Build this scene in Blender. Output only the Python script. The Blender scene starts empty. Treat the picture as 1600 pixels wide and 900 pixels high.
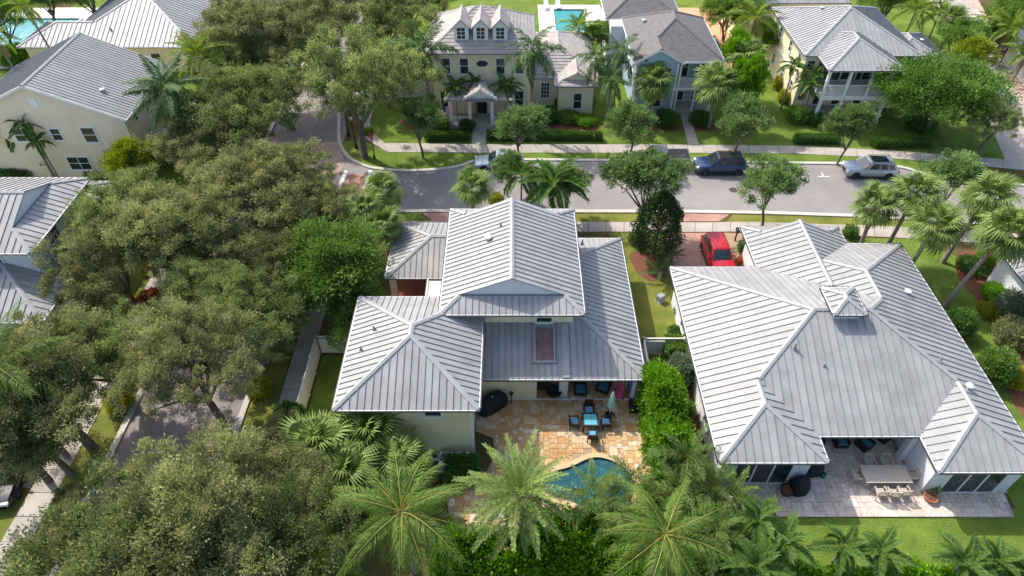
import bpy, math, random
import numpy as np
from mathutils import Vector, Matrix, Euler
from mathutils.geometry import tessellate_polygon

R = math.radians
SC = bpy.context.scene
COL = SC.collection
random.seed(7)

# ------------------------------------------------------------------ camera
CAM_H, PITCH = 36.0, R(44)
cd = bpy.data.cameras.new('camera'); cam = bpy.data.objects.new('camera', cd); COL.objects.link(cam)
cam.location = (0, 0, CAM_H); cam.rotation_euler = (R(90) - PITCH, 0, 0)
cd.sensor_width = 36; cd.lens = 36 * 1050 / 1600; cd.clip_end = 2000; cd.clip_start = 0.5
SC.camera = cam
# ------------------------------------------------------------------ world / sun
SUN_EL = R(48); SUN_DIR = Vector((0.72, -0.69, 0)).normalized()      # where shadows fall
w = bpy.data.worlds.new('World'); SC.world = w; w.use_nodes = True
nt = w.node_tree; bg = nt.nodes['Background']; sky = nt.nodes.new('ShaderNodeTexSky')
sky.sky_type = 'NISHITA'; sky.sun_disc = False; sky.sun_elevation = SUN_EL
sky.sun_rotation = math.atan2(-SUN_DIR.x, -SUN_DIR.y); sky.air_density = 1.0; sky.dust_density = 3.0
nt.links.new(sky.outputs[0], bg.inputs[0]); bg.inputs[1].default_value = 0.15
sd = bpy.data.lights.new('sun', 'SUN'); sun = bpy.data.objects.new('sun', sd); COL.objects.link(sun)
sd.energy = 2.6; sd.angle = R(0.5); sd.color = (1.0, 0.95, 0.87)
d_ = Vector((SUN_DIR.x * math.cos(SUN_EL), SUN_DIR.y * math.cos(SUN_EL), -math.sin(SUN_EL)))
sun.rotation_euler = d_.to_track_quat('-Z', 'Y').to_euler(); sun.location = (-40, 40, 60)
SC.view_settings.view_transform = 'Standard'; SC.view_settings.look = 'None'
SC.view_settings.exposure = 1.0; SC.view_settings.gamma = 1.0; SC.view_settings.use_curve_mapping = False
SC.render.engine = 'CYCLES'
SC.cycles.max_bounces = 6; SC.cycles.diffuse_bounces = 3; SC.cycles.transparent_max_bounces = 8
SC.cycles.use_denoising = True

_s, _c = math.sin(PITCH), math.cos(PITCH)
def at(px, py, z=0.0):                     # survey helper: picture point at a known height -> place on the plot
    v = (py - 450) / 1050; d = (CAM_H - z) / (_s + v * _c)
    return Vector(((px - 800) / 1050 * d, d * (_c - v * _s), z))

# ------------------------------------------------------------------ materials
MAT = {}
def mat(name, c1, c2=None, scale=3.0, rough=0.7, metal=0.0, bump=0.0, bscale=None, detail=4, rnd=0.0, coord='Object', stretch=None, spec=0.4, bdist=0.05):
    m = bpy.data.materials.new(name); m.use_nodes = True; MAT[name] = m
    n, l = m.node_tree.nodes, m.node_tree.links
    b = n['Principled BSDF']; b.inputs['Roughness'].default_value = rough; b.inputs['Metallic'].default_value = metal
    b.inputs['Specular IOR Level'].default_value = spec
    c2 = c2 or tuple(x * .82 for x in c1)
    tc = n.new('ShaderNodeTexCoord'); src = tc.outputs[coord]
    if coord == 'World':
        pass
    if stretch:
        mp = n.new('ShaderNodeMapping'); mp.inputs['Scale'].default_value = stretch; l.new(src, mp.inputs[0]); src = mp.outputs[0]
    nz = n.new('ShaderNodeTexNoise'); nz.inputs['Scale'].default_value = scale; nz.inputs['Detail'].default_value = detail
    nz.inputs['Roughness'].default_value = .62; l.new(src, nz.inputs['Vector'])
    rp = n.new('ShaderNodeValToRGB'); rp.color_ramp.elements[0].position = .32; rp.color_ramp.elements[1].position = .68
    rp.color_ramp.elements[0].color = (*c2, 1); rp.color_ramp.elements[1].color = (*c1, 1)
    l.new(nz.outputs['Fac'], rp.inputs[0]); out = rp.outputs[0]
    if rnd:
        oi = n.new('ShaderNodeObjectInfo'); hs = n.new('ShaderNodeHueSaturation')
        mr = n.new('ShaderNodeMapRange'); mr.inputs[3].default_value = 1 - rnd; mr.inputs[4].default_value = 1 + rnd
        l.new(oi.outputs['Random'], mr.inputs[0]); l.new(mr.outputs[0], hs.inputs['Value']); l.new(out, hs.inputs['Color']); out = hs.outputs[0]
    l.new(out, b.inputs['Base Color'])
    if bump:
        n2 = n.new('ShaderNodeTexNoise'); n2.inputs['Scale'].default_value = bscale or scale * 4; n2.inputs['Detail'].default_value = 5
        l.new(src, n2.inputs['Vector']); bp = n.new('ShaderNodeBump'); bp.inputs['Strength'].default_value = bump; bp.inputs['Distance'].default_value = bdist
        l.new(n2.outputs['Fac'], bp.inputs['Height']); l.new(bp.outputs[0], b.inputs['Normal'])
    return m

def leafmat(name, c1, c2, c3=None, trans=0.36, rough=0.58):
    m = bpy.data.materials.new(name); m.use_nodes = True; MAT[name] = m
    n, l = m.node_tree.nodes, m.node_tree.links
    b = n['Principled BSDF']; b.inputs['Roughness'].default_value = rough; b.inputs['Specular IOR Level'].default_value = .22
    a = n.new('ShaderNodeAttribute'); a.attribute_name = 'tint'
    rp = n.new('ShaderNodeValToRGB'); e = rp.color_ramp.elements
    e[0].position = 0; e[0].color = (*c1, 1); e[1].position = .85; e[1].color = (*c2, 1)
    if c3:
        x = e.new(1.0); x.color = (*c3, 1)
    l.new(a.outputs['Fac'], rp.inputs[0])
    oi = n.new('ShaderNodeObjectInfo'); hs = n.new('ShaderNodeHueSaturation'); mr = n.new('ShaderNodeMapRange')
    mr.inputs[3].default_value = .82; mr.inputs[4].default_value = 1.2; l.new(oi.outputs['Random'], mr.inputs[0]); l.new(mr.outputs[0], hs.inputs['Value'])
    l.new(rp.outputs[0], hs.inputs['Color']); l.new(hs.outputs[0], b.inputs['Base Color'])
    t = n.new('ShaderNodeBsdfTranslucent'); hs2 = n.new('ShaderNodeHueSaturation'); hs2.inputs['Saturation'].default_value = 1.15; hs2.inputs['Value'].default_value = 1.3
    l.new(hs.outputs[0], hs2.inputs['Color']); l.new(hs2.outputs[0], t.inputs['Color'])
    mx = n.new('ShaderNodeMixShader'); mx.inputs[0].default_value = trans
    l.new(b.outputs[0], mx.inputs[1]); l.new(t.outputs[0], mx.inputs[2]); l.new(mx.outputs[0], n['Material Output'].inputs[0])
    return m

def siding(name, c, pitch=.18):
    m = mat(name, c, tuple(x * .93 for x in c), scale=1.2, rough=.6)
    n, l = m.node_tree.nodes, m.node_tree.links
    g = n.new('ShaderNodeNewGeometry'); sx = n.new('ShaderNodeSeparateXYZ'); l.new(g.outputs['Position'], sx.inputs[0])
    mm = n.new('ShaderNodeMath'); mm.operation = 'DIVIDE'; mm.inputs[1].default_value = pitch; l.new(sx.outputs[2], mm.inputs[0])
    fr = n.new('ShaderNodeMath'); fr.operation = 'FRACT'; l.new(mm.outputs[0], fr.inputs[0])
    bp = n.new('ShaderNodeBump'); bp.inputs['Strength'].default_value = .5; bp.inputs['Distance'].default_value = .02; bp.invert = True
    l.new(fr.outputs[0], bp.inputs['Height']); l.new(bp.outputs[0], n['Principled BSDF'].inputs['Normal'])
    return m

def brickmat(name, c1, c2, mortar, bw=.2, bh=.1, herring=False):
    m = mat(name, c1, c2, scale=.9, rough=.85)
    n, l = m.node_tree.nodes, m.node_tree.links
    g = n.new('ShaderNodeNewGeometry'); br = n.new('ShaderNodeTexBrick'); l.new(g.outputs['Position'], br.inputs[0])
    br.inputs['Color1'].default_value = (*c1, 1); br.inputs['Color2'].default_value = (*c2, 1); br.inputs['Mortar'].default_value = (*mortar, 1)
    br.inputs['Scale'].default_value = 1; br.inputs['Brick Width'].default_value = bw; br.inputs['Row Height'].default_value = bh; br.inputs['Mortar Size'].default_value = .008
    mx = n.new('ShaderNodeMix'); mx.data_type = 'RGBA'; mx.blend_type = 'MULTIPLY'; mx.inputs[0].default_value = .6
    nz = [x for x in n if x.type == 'VALTORGB'][0]
    nz.color_ramp.elements[0].color = (.55, .5, .5, 1); nz.color_ramp.elements[1].color = (1.1, 1.05, 1, 1)
    l.new(br.outputs[0], mx.inputs[6]); l.new(nz.outputs[0], mx.inputs[7]); l.new(mx.outputs[2], n['Principled BSDF'].inputs['Base Color'])
    return m

METAL = mat('galvalume_roof', (.335, .331, .327), (.25, .248, .246), scale=.8, rough=.5, metal=.0, spec=.35, rnd=.07, bump=.08, bscale=1.5, detail=9)
METALR = mat('galvalume_rib_shaded', (.28, .28, .28), (.23, .23, .23), scale=2, rough=.5)  # darker than the panels: seam shadow lines are partly put into this colour
CAPM = mat('ridge_metal', (.335, .335, .33), (.28, .28, .277), scale=1.2, rough=.45, metal=.0)
WHITE = mat('white_paint', (.78, .78, .77), (.7, .7, .69), scale=1.5, rough=.5)
VINYL = mat('white_vinyl', (.76, .75, .72), (.64, .63, .6), scale=.8, rough=.45)
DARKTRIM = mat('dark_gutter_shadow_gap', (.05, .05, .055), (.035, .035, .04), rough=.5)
CREAM = siding('yellow_siding', (.8, .73, .47))
CREAM2 = mat('cream_stucco', (.8, .69, .47), (.72, .61, .41), scale=1.1, rough=.85, bump=.1, bscale=30)
BEIGE = mat('beige_stucco', (.78, .67, .5), (.7, .59, .43), scale=.7, rough=.85, bump=.1, bscale=30)
PALE = siding('pale_siding', (.66, .7, .73))
WSTUC = mat('white_stucco', (.72, .73, .75), (.64, .65, .67), scale=1, rough=.85)
BLUE = siding('blue_siding', (.36, .47, .53))
YELLOW = siding('light_yellow_siding', (.8, .72, .48))
GLASS = mat('window_glass', (.03, .04, .045), (.02, .028, .03), rough=.06, spec=.8)
DARKIN = mat('dark_interior', (.03, .03, .033), (.02, .02, .022), rough=.8)
SHUT = mat('shutter_green', (.03, .055, .06), rough=.5)
TILE = mat('concrete_tile', (.42, .375, .345), (.28, .25, .235), scale=1.5, rough=.8, bump=.2, bscale=12)
SHING = mat('grey_shingle', (.17, .16, .157), (.115, .108, .107), scale=2.5, rough=.9, bump=.4, bscale=14)
ASPH = mat('road_asphalt', (.29, .268, .255), (.205, .19, .182), scale=.22, rough=.9, bump=.15, bscale=25, detail=14)
ASPHD = mat('side_street_pavers', (.29, .25, .24), (.2, .17, .165), scale=.4, rough=.9, bump=.3, bscale=12, detail=8)
CONC = mat('sidewalk_concrete', (.43, .385, .33), (.31, .275, .24), scale=.7, rough=.85, bump=.1, bscale=20, rnd=.07, detail=8)
KERB = mat('kerb_concrete', (.56, .52, .46), (.44, .41, .36), scale=.8, rough=.85, detail=8)
BRICKP = brickmat('brick_pavers', (.42, .22, .17), (.5, .3, .24), (.3, .2, .17))
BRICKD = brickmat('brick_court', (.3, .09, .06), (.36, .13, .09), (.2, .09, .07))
BRICKT = brickmat('drive_pavers', (.48, .34, .28), (.55, .41, .33), (.35, .26, .22), .24, .12)
GRASS = mat('lawn_grass', (.19, .265, .045), (.09, .15, .024), scale=.6, rough=.95, bump=.9, bscale=14, detail=14, spec=.1, bdist=.15)
GRASSY = mat('dry_lawn_grass', (.23, .22, .05), (.11, .15, .028), scale=.6, rough=.95, bump=.7, bscale=18, detail=12, spec=.1, bdist=.12)
EARTH = mat('ground_cover_soil', (.12, .12, .035), (.085, .055, .03), scale=.35, rough=1, bump=.7, bscale=9, detail=12, spec=.1, bdist=.15)
MULCH = mat('red_mulch', (.24, .1, .06), (.13, .06, .04), scale=5, rough=1, bump=.8, bscale=14, detail=8, spec=.1, bdist=.1)
MARK = mat('road_paint', (.75, .74, .72), (.55, .54, .52), scale=3, rough=.7)
IRON = mat('cast_iron', (.09, .075, .07), rough=.7, metal=.3)
BLACK = mat('black_plastic', (.018, .018, .022), rough=.5)
WICK = mat('dark_wicker', (.035, .028, .026), (.02, .016, .015), scale=40, rough=.7, bump=.5, bscale=60)
CUSH = mat('blue_cushion', (.12, .36, .55), (.1, .31, .48), scale=4, rough=.9)
TEALC = mat('teal_cushion', (.05, .22, .27), rough=.9)
MINT = mat('mint_canvas', (.42, .68, .55), (.36, .6, .48), scale=4, rough=.85)
TEAK = mat('weathered_teak', (.52, .45, .38), (.42, .36, .3), scale=4, rough=.8)
PINK = mat('pink_plastic', (.75, .1, .22), rough=.35)
BLUEP = mat('blue_plastic', (.05, .2, .5), rough=.35)
TERRA = mat('terracotta', (.42, .16, .08), rough=.8)
BARK = mat('oak_bark', (.19, .16, .13), (.11, .09, .075), scale=5, rough=.95, bump=.8, bscale=14)
PBARK = mat('palm_bark', (.3, .25, .2), (.19, .15, .12), scale=4, rough=.95, bump=.7, bscale=10, stretch=(1, 1, 5))
CSHAFT = leafmat('crownshaft_green', (.09, .17, .04), (.12, .2, .05), trans=0)
BROWN = mat('brown_membrane', (.24, .15, .14), (.13, .08, .08), scale=1.6, rough=.8, detail=8)
ACM = mat('condenser_casing', (.6, .6, .58), rough=.5)
L_OAK = leafmat('oak_leaves', (.12, .135, .058), (.34, .355, .15), (.47, .465, .21))
L_OAK2 = leafmat('oak_leaves_green', (.105, .135, .052), (.3, .35, .125), (.42, .45, .18))
L_STREET = leafmat('street_tree_leaves', (.08, .14, .045), (.23, .33, .11), (.34, .43, .16))
L_MID = leafmat('broad_green_leaves', (.08, .15, .028), (.21, .33, .075), (.3, .42, .11))
L_LIME = leafmat('lime_leaves', (.08, .2, .012), (.2, .4, .03), (.3, .5, .05))
L_DARK = leafmat('dark_glossy_leaves', (.018, .04, .014), (.06, .1, .03), (.12, .12, .05), trans=.12, rough=.3)
L_GREY = leafmat('grey_green_leaves', (0.093, 0.132, 0.078), (0.232, 0.295, 0.171), (0.310, 0.357, 0.232))
L_YEL = leafmat('yellow_green_leaves', (.2, .22, .02), (.4, .4, .04), (.5, .42, .06))
L_HEDGE = leafmat('clipped_hedge_leaves', (0.046, 0.109, 0.023), (0.124, 0.232, 0.046), (0.186, 0.310, 0.062))
L_RED = leafmat('red_croton_leaves', (.2, .05, .02), (.5, .16, .03), (.3, .25, .04))
L_FAN = leafmat('fan_palm_leaf', (.085, .145, .028), (.205, .275, .07), (.29, .33, .1), trans=.25)
L_COCO = leafmat('coconut_leaf', (.06, .125, .018), (.19, .275, .045), (.42, .38, .1), trans=.3)
L_ROYAL = leafmat('royal_palm_leaf', (.035, .085, .022), (.12, .2, .055), (.18, .26, .085), trans=.25)
L_DATE = leafmat('date_palm_leaf', (.11, .18, .04), (.28, .36, .1), (.37, .41, .15), trans=.25)
L_DEAD = leafmat('dry_palm_leaf', (.22, .13, .05), (.36, .24, .11), trans=.15)

# water: thin teal surface over a plastered basin
def water(name, col):
    m = bpy.data.materials.new(name); m.use_nodes = True; n, l = m.node_tree.nodes, m.node_tree.links
    b = n['Principled BSDF']; b.inputs['Base Color'].default_value = (*col, 1); b.inputs['Roughness'].default_value = .08
    v = n.new('ShaderNodeTexNoise'); v.inputs['Scale'].default_value = 5.5; v.inputs['Detail'].default_value = 2; v.inputs['Distortion'].default_value = 1.2
    tc = n.new('ShaderNodeTexCoord'); l.new(tc.outputs['Object'], v.inputs['Vector'])
    bp = n.new('ShaderNodeBump'); bp.inputs['Strength'].default_value = 1.0; bp.inputs['Distance'].default_value = .07; l.new(v.outputs['Fac'], bp.inputs['Height'])
    l.new(bp.outputs[0], b.inputs['Normal'])
    t = n.new('ShaderNodeBsdfTransparent'); t.inputs[0].default_value = (.35, .8, .85, 1)
    mx = n.new('ShaderNodeMixShader'); mx.inputs[0].default_value = .35
    l.new(b.outputs[0], mx.inputs[1]); l.new(t.outputs[0], mx.inputs[2]); l.new(mx.outputs[0], n['Material Output'].inputs[0])
    return m
WATER = water('pool_water', (.015, .115, .135)); WATER2 = water('pool_water_bright', (.06, .42, .47))
PLAST = mat('pool_plaster', (.12, .4, .45), (.1, .34, .4), scale=2, rough=.7)

# travertine pieces: colour steps by object
def stonemat(name, cols, rough=.6):
    m = bpy.data.materials.new(name); m.use_nodes = True; n, l = m.node_tree.nodes, m.node_tree.links
    b = n['Principled BSDF']; b.inputs['Roughness'].default_value = rough; b.inputs['Specular IOR Level'].default_value = .3
    oi = n.new('ShaderNodeObjectInfo'); a = n.new('ShaderNodeAttribute'); a.attribute_name = 'tint'
    ad = n.new('ShaderNodeMath'); ad.operation = 'ADD'; l.new(oi.outputs['Random'], ad.inputs[0]); l.new(a.outputs['Fac'], ad.inputs[1])
    fr = n.new('ShaderNodeMath'); fr.operation = 'FRACT'; l.new(ad.outputs[0], fr.inputs[0])
    rp = n.new('ShaderNodeValToRGB'); rp.color_ramp.interpolation = 'CONSTANT'; e = rp.color_ramp.elements
    while len(e) < len(cols): e.new(.5)
    for i, c in enumerate(cols): e[i].position = i / len(cols); e[i].color = (*c, 1)
    l.new(fr.outputs[0], rp.inputs[0])
    g = n.new('ShaderNodeNewGeometry'); nz = n.new('ShaderNodeTexNoise'); nz.inputs['Scale'].default_value = 3.2; nz.inputs['Detail'].default_value = 7; nz.inputs['Distortion'].default_value = 1.5
    l.new(g.outputs['Position'], nz.inputs['Vector'])
    mr = n.new('ShaderNodeMapRange'); mr.inputs[1].default_value = .3; mr.inputs[2].default_value = .7; mr.inputs[3].default_value = .72; mr.inputs[4].default_value = 1.18
    l.new(nz.outputs['Fac'], mr.inputs[0]); hs = n.new('ShaderNodeHueSaturation'); l.new(mr.outputs[0], hs.inputs['Value']); l.new(rp.outputs[0], hs.inputs['Color'])
    l.new(hs.outputs[0], b.inputs['Base Color'])
    return m
TRAV = stonemat('golden_travertine', [(.5, .31, .14), (.56, .41, .26), (.45, .27, .11), (.6, .5, .38), (.53, .34, .16), (.58, .44, .3), (.46, .25, .11), (.55, .38, .2), (.5, .32, .15)])
TRAV2 = stonemat('pale_travertine', [(.62, .52, .45), (.58, .48, .41), (.66, .57, .49), (.6, .5, .43), (.55, .45, .38)])

# ------------------------------------------------------------------ mesh helpers
ORG = {}
class MB:
    def __init__(s): s.v = []; s.f = []
    def add(s, vs, fs):
        o = len(s.v); s.v += [tuple(v) for v in vs]; s.f += [tuple(o + i for i in f) for f in fs]; return s
    def quad(s, *p): return s.add(p, [tuple(range(len(p)))])
    def box(s, x0, x1, y0, y1, z0, z1):
        return s.add([(x0, y0, z0), (x1, y0, z0), (x1, y1, z0), (x0, y1, z0), (x0, y0, z1), (x1, y0, z1), (x1, y1, z1), (x0, y1, z1)],
                     [(3, 2, 1, 0), (4, 5, 6, 7), (0, 1, 5, 4), (1, 2, 6, 5), (2, 3, 7, 6), (3, 0, 4, 7)])
    def tbox(s, cx, cy, z0, z1, w0, d0, w1, d1):          # tapered box
        return s.add([(cx - w0, cy - d0, z0), (cx + w0, cy - d0, z0), (cx + w0, cy + d0, z0), (cx - w0, cy + d0, z0),
                      (cx - w1, cy - d1, z1), (cx + w1, cy - d1, z1), (cx + w1, cy + d1, z1), (cx - w1, cy + d1, z1)],
                     [(3, 2, 1, 0), (4, 5, 6, 7), (0, 1, 5, 4), (1, 2, 6, 5), (2, 3, 7, 6), (3, 0, 4, 7)])
    def tube(s, pts, rad, n=8, cap=True):
        pts = [Vector(p) for p in pts]; rings = []
        for i, p in enumerate(pts):
            t = (pts[min(i + 1, len(pts) - 1)] - pts[max(i - 1, 0)]).normalized()
            u = t.cross(Vector((0, 1, 0)) if abs(t.y) < .9 else Vector((1, 0, 0))).normalized(); w_ = t.cross(u)
            r = rad[i] if isinstance(rad, (list, tuple)) else rad
            rings.append([p + (u * math.cos(a) + w_ * math.sin(a)) * r for a in [2 * math.pi * k / n for k in range(n)]])
        o = len(s.v)
        for rg in rings: s.v += [tuple(q) for q in rg]
        for i in range(len(rings) - 1):
            for k in range(n):
                a = o + i * n + k; b = o + i * n + (k + 1) % n
                s.f.append((a, b, b + n, a + n))
        if cap:
            s.f.append(tuple(o + k for k in range(n))); s.f.append(tuple(o + (len(rings) - 1) * n + k for k in range(n - 1, -1, -1)))
        return s
    def prism(s, poly, z0, z1):                            # vertical prism from a plan outline
        n = len(poly); o = len(s.v)
        s.v += [(p[0], p[1], z0) for p in poly] + [(p[0], p[1], z1) for p in poly]
        for k in range(n): s.f.append((o + k, o + (k + 1) % n, o + n + (k + 1) % n, o + n + k))
        for t in tessellate_polygon([[Vector((p[0], p[1], 0)) for p in poly]]):
            s.f.append((o + n + t[0], o + n + t[1], o + n + t[2]))
        return s
    def lathe(s, prof, n=16, c=(0, 0, 0)):
        o = len(s.v)
        for (r, z) in prof:
            for k in range(n): a = 2 * math.pi * k / n; s.v.append((c[0] + r * math.cos(a), c[1] + r * math.sin(a), c[2] + z))
        for i in range(len(prof) - 1):
            for k in range(n):
                a = o + i * n + k; b = o + i * n + (k + 1) % n; s.f.append((a, b, b + n, a + n))
        return s
    def mesh(s, name, org=(0, 0, 0)):
        me = bpy.data.meshes.new(name); me.from_pydata([(a - org[0], b - org[1], c - org[2]) for a, b, c in s.v], [], s.f); me.update(); return me

def tag(o, label=None, cat=None, group=None, kind=None):
    if label: o['label'] = label
    if cat: o['category'] = cat
    if group: o['group'] = group
    if kind: o['kind'] = kind
    return o
def link(o, parent=None):
    COL.objects.link(o)
    if parent is not None: o.parent = parent; ORG[o] = ORG.get(parent, (0, 0, 0))
    return o
def thing(name, label, cat, loc=(0, 0, 0), group=None, rz=0.0, world=True, scale=1.0):
    o = bpy.data.objects.new(name, None); o.empty_display_size = .3; COL.objects.link(o)
    o.location = loc; o.rotation_euler = (0, 0, rz); o.scale = (scale,) * 3
    ORG[o] = tuple(loc) if world else (0, 0, 0)
    return tag(o, label, cat, group)
def obj(name, mb, m, parent=None, smooth=False, bevel=0):
    me = mb.mesh(name, ORG.get(parent, (0, 0, 0)) if parent is not None else (0, 0, 0)); me.materials.append(m)
    if smooth: me.polygons.foreach_set('use_smooth', [True] * len(me.polygons))
    o = bpy.data.objects.new(name, me); link(o, parent)
    if bevel:
        b = o.modifiers.new('bevel', 'BEVEL'); b.width = bevel; b.segments = 2; b.limit_method = 'ANGLE'
    return o
def inst(name, me, parent, loc=(0, 0, 0), rot=(0, 0, 0), sc=(1, 1, 1)):
    o = bpy.data.objects.new(name, me); COL.objects.link(o); o.parent = parent
    o.location = loc; o.rotation_euler = rot; o.scale = sc; ORG[o] = ORG.get(parent, (0, 0, 0)); return o
def struct(name, mb, m, label=None):
    o = obj(name, mb, m); o['kind'] = 'structure'
    if label: o['label'] = label
    return o
def sheet(name, poly, z, m, label=None, holes=()):
    loops = [[Vector((p[0], p[1], 0)) for p in poly]] + [[Vector((p[0], p[1], 0)) for p in h] for h in holes]
    pts = [p for lp in loops for p in lp]; mb = MB(); mb.v = [(p.x, p.y, z) for p in pts]
    for t in tessellate_polygon(loops):
        a, b, c = [pts[i] for i in t]
        mb.f.append(tuple(t) if (b - a).cross(c - a).z > 0 else tuple(reversed(t)))
    return struct(name, mb, m, label)
def smooth_loop(pts, n=6, closed=True):                     # Catmull-Rom
    out = []; N = len(pts); rng = range(N) if closed else range(N - 1)
    for i in rng:
        g = lambda k: pts[k % N] if closed else pts[max(0, min(N - 1, k))]
        p0, p1, p2, p3 = g(i - 1), g(i), g(i + 1), g(i + 2)
        for k in range(n):
            t = k / n
            out.append(tuple(.5 * (2 * p1[j] + (p2[j] - p0[j]) * t + (2 * p0[j] - 5 * p1[j] + 4 * p2[j] - p3[j]) * t * t + (3 * p1[j] - p0[j] - 3 * p2[j] + p3[j]) * t ** 3) for j in (0, 1)))
    if not closed: out.append(tuple(pts[-1][:2]))
    return out
def offset_line(pts, d, closed=False):
    out = []; n = len(pts)
    for i in range(n):
        a = pts[(i - 1) % n] if (closed or i > 0) else pts[i]; b = pts[(i + 1) % n] if (closed or i < n - 1) else pts[i]
        tx, ty = b[0] - a[0], b[1] - a[1]; L = math.hypot(tx, ty) or 1
        out.append((pts[i][0] - ty / L * d, pts[i][1] + tx / L * d))
    return out
def ribbon(pts, d, z0, z1, closed=False):                   # raised strip along a line (kerb, coping)
    a, b = pts, offset_line(pts, d, closed); mb = MB(); n = len(pts)
    for i in range(n if closed else n - 1):
        j = (i + 1) % n
        mb.add([(*a[i][:2], z0), (*a[j][:2], z0), (*b[j], z0), (*b[i], z0), (*a[i][:2], z1), (*a[j][:2], z1), (*b[j], z1), (*b[i], z1)],
               [(4, 5, 6, 7), (0, 1, 5, 4), (2, 3, 7, 6)] + ([] if closed else [(1, 2, 6, 5), (3, 0, 4, 7)]))
    return mb
def inside(p, poly):
    r = False; n = len(poly)
    for i in range(n):
        x1, y1 = poly[i][:2]; x2, y2 = poly[(i + 1) % n][:2]
        if (y1 > p[1]) != (y2 > p[1]) and p[0] < (x2 - x1) * (p[1] - y1) / (y2 - y1) + x1: r = not r
    return r

# ================================================================== GROUND, ROADS, POOLS
A2 = lambda *pp, z=0: [tuple(at(a, b, z))[:2] for a, b in pp]
POOL_C = smooth_loop([(2.2, 21.2), (3.5, 21.65), (5.0, 22.3), (6.3, 21.95), (7.1, 21.0), (6.9, 19.6), (5.9, 18.7), (4.7, 18.6), (3.6, 19.3), (2.5, 19.7), (1.8, 20.4)], 6)
POOL_N1 = [(5.6, 84.0), (9.6, 84.0), (9.6, 91.0), (5.6, 91.0)]
POOL_W2 = [(-66, 77.5), (-56.6, 77.5), (-56.6, 88), (-66, 88)]
POOL_N2 = [(22.6, 78.0), (25.4, 78.0), (25.4, 82.6), (22.6, 82.6)]
GB = [(-900, -300), (900, -300), (900, 900), (-900, 900)]
sheet('ground', GB, 0, EARTH, 'soil and ground cover between the houses', [POOL_C, POOL_N1, POOL_W2, POOL_N2])
def pool(poly, wm, label, cope_m, cope_w=.32, z=.1, step=None):
    t = thing('swimming_pool', label, 'swimming pool', (sum(p[0] for p in poly) / len(poly), sum(p[1] for p in poly) / len(poly), 0))
    area = sum(poly[i][0] * poly[(i + 1) % len(poly)][1] - poly[(i + 1) % len(poly)][0] * poly[i][1] for i in range(len(poly)))
    if area > 0: poly = poly[::-1]
    mb = MB(); n = len(poly)
    for i in range(n):
        a, b = poly[i], poly[(i + 1) % n]; mb.quad((*a, -1.4), (*b, -1.4), (*b, z), (*a, z))
    mb.add([(*p, -1.4) for p in poly], [tuple(x) for x in tessellate_polygon([[Vector((*p, 0)) for p in poly]])])
    obj('basin', mb, PLAST, t)
    ws = MB(); ws.add([(*p, z - .12) for p in poly], [tuple(reversed(x)) for x in tessellate_polygon([[Vector((*p, 0)) for p in poly]])])
    obj('water_surface', ws, wm, t)
    obj('coping', ribbon(poly, cope_w, .0, z + .03, True), cope_m, t)
    if step: obj('step', MB().prism(step, -.9, -.2), PLAST, t)
    return t
COPE = mat('travertine_coping', (.58, .42, .24), (.5, .33, .17), scale=2, rough=.6)
COPEW = mat('pale_coping', (.72, .68, .62), scale=2, rough=.6)
pool(POOL_C, WATER, 'kidney shaped teal pool set in golden stone patio', COPE, step=[(5.2, 21.9), (6.9, 21.2), (7.0, 20.3), (5.6, 20.6)])
pool(POOL_N1, WATER2, 'bright turquoise pool behind the tiled-roof house with dormers', COPEW, z=.2)
pool(POOL_W2, WATER2, 'turquoise rectangular pool in the top left corner', COPEW, z=.2)
pool(POOL_N2, WATER2, 'small blue pool on orange deck right of dark-roofed blue house', TERRA, z=.2)

NCURB = A2((528, 150), (527, 195), (527, 213), (530, 229), (542, 247), (561, 258), (585, 265), (633, 269), (683, 267), (717, 262), (742, 254), (775, 251), (850, 252), (1060, 254), (1240, 257), (1321, 258), (1395, 262), (1425, 268), (1450, 277), (1490, 283), (1558, 288), (1600, 292), (1700, 303))
NCURB = smooth_loop(NCURB, 4, False)
SCURB = A2((455, 345), (520, 330), (560, 328), (623, 328), (704, 328), (1072, 329), (1200, 331), (1320, 335), (1440, 341), (1600, 352), (1700, 361))
struct('kerb', ribbon(NCURB, .35, 0, .12), KERB, 'pale concrete kerb on the far side of the road')
struct('kerb', ribbon(SCURB, -.4, 0, .1), KERB, 'pale concrete kerb on the near side of the road')
ROADP = [(-17.6, 58.4)] + [p for p in NCURB if p[1] < 58.4] + SCURB[::-1][:-2] + [(-17.6, 47.0)]
sheet('road', ROADP, .012, ASPH, 'pale grey asphalt road running across the picture')
sheet('side_road', [(-24.4, -20), (-17.6, -20), (-17.6, 46), (-16.5, 47), (-16.8, 60), (-17.7, 64), (-17.7, 115), (-24.4, 115)], .008, ASPHD, 'oak shaded side street on the left')
sheet('junction_paving', [(-24.2, 46.5), (-16.6, 46.5), (-16.0, 54.6), (-17.4, 58.2), (-24.2, 58.2)], .016, BRICKT, 'tan paved junction of the two streets')
struct('kerb', MB().box(-24.8, -24.42, -20, 46.0, 0, .12), KERB, 'kerb along the left side of the shaded street')
struct('kerb', MB().box(-17.58, -17.2, -20, 45.8, 0, .12), KERB, 'kerb along the right side of the shaded street')
struct('kerb', MB().box(-24.8, -24.42, 58, 115, 0, .12), KERB, 'kerb on the left of the far side street')
sheet('crosswalk', [(-15.6, 47.4), (-13.9, 47.4), (-13.5, 52.6), (-15.4, 52.6)], .020, BRICKP, 'brick crosswalk at the junction')
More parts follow.
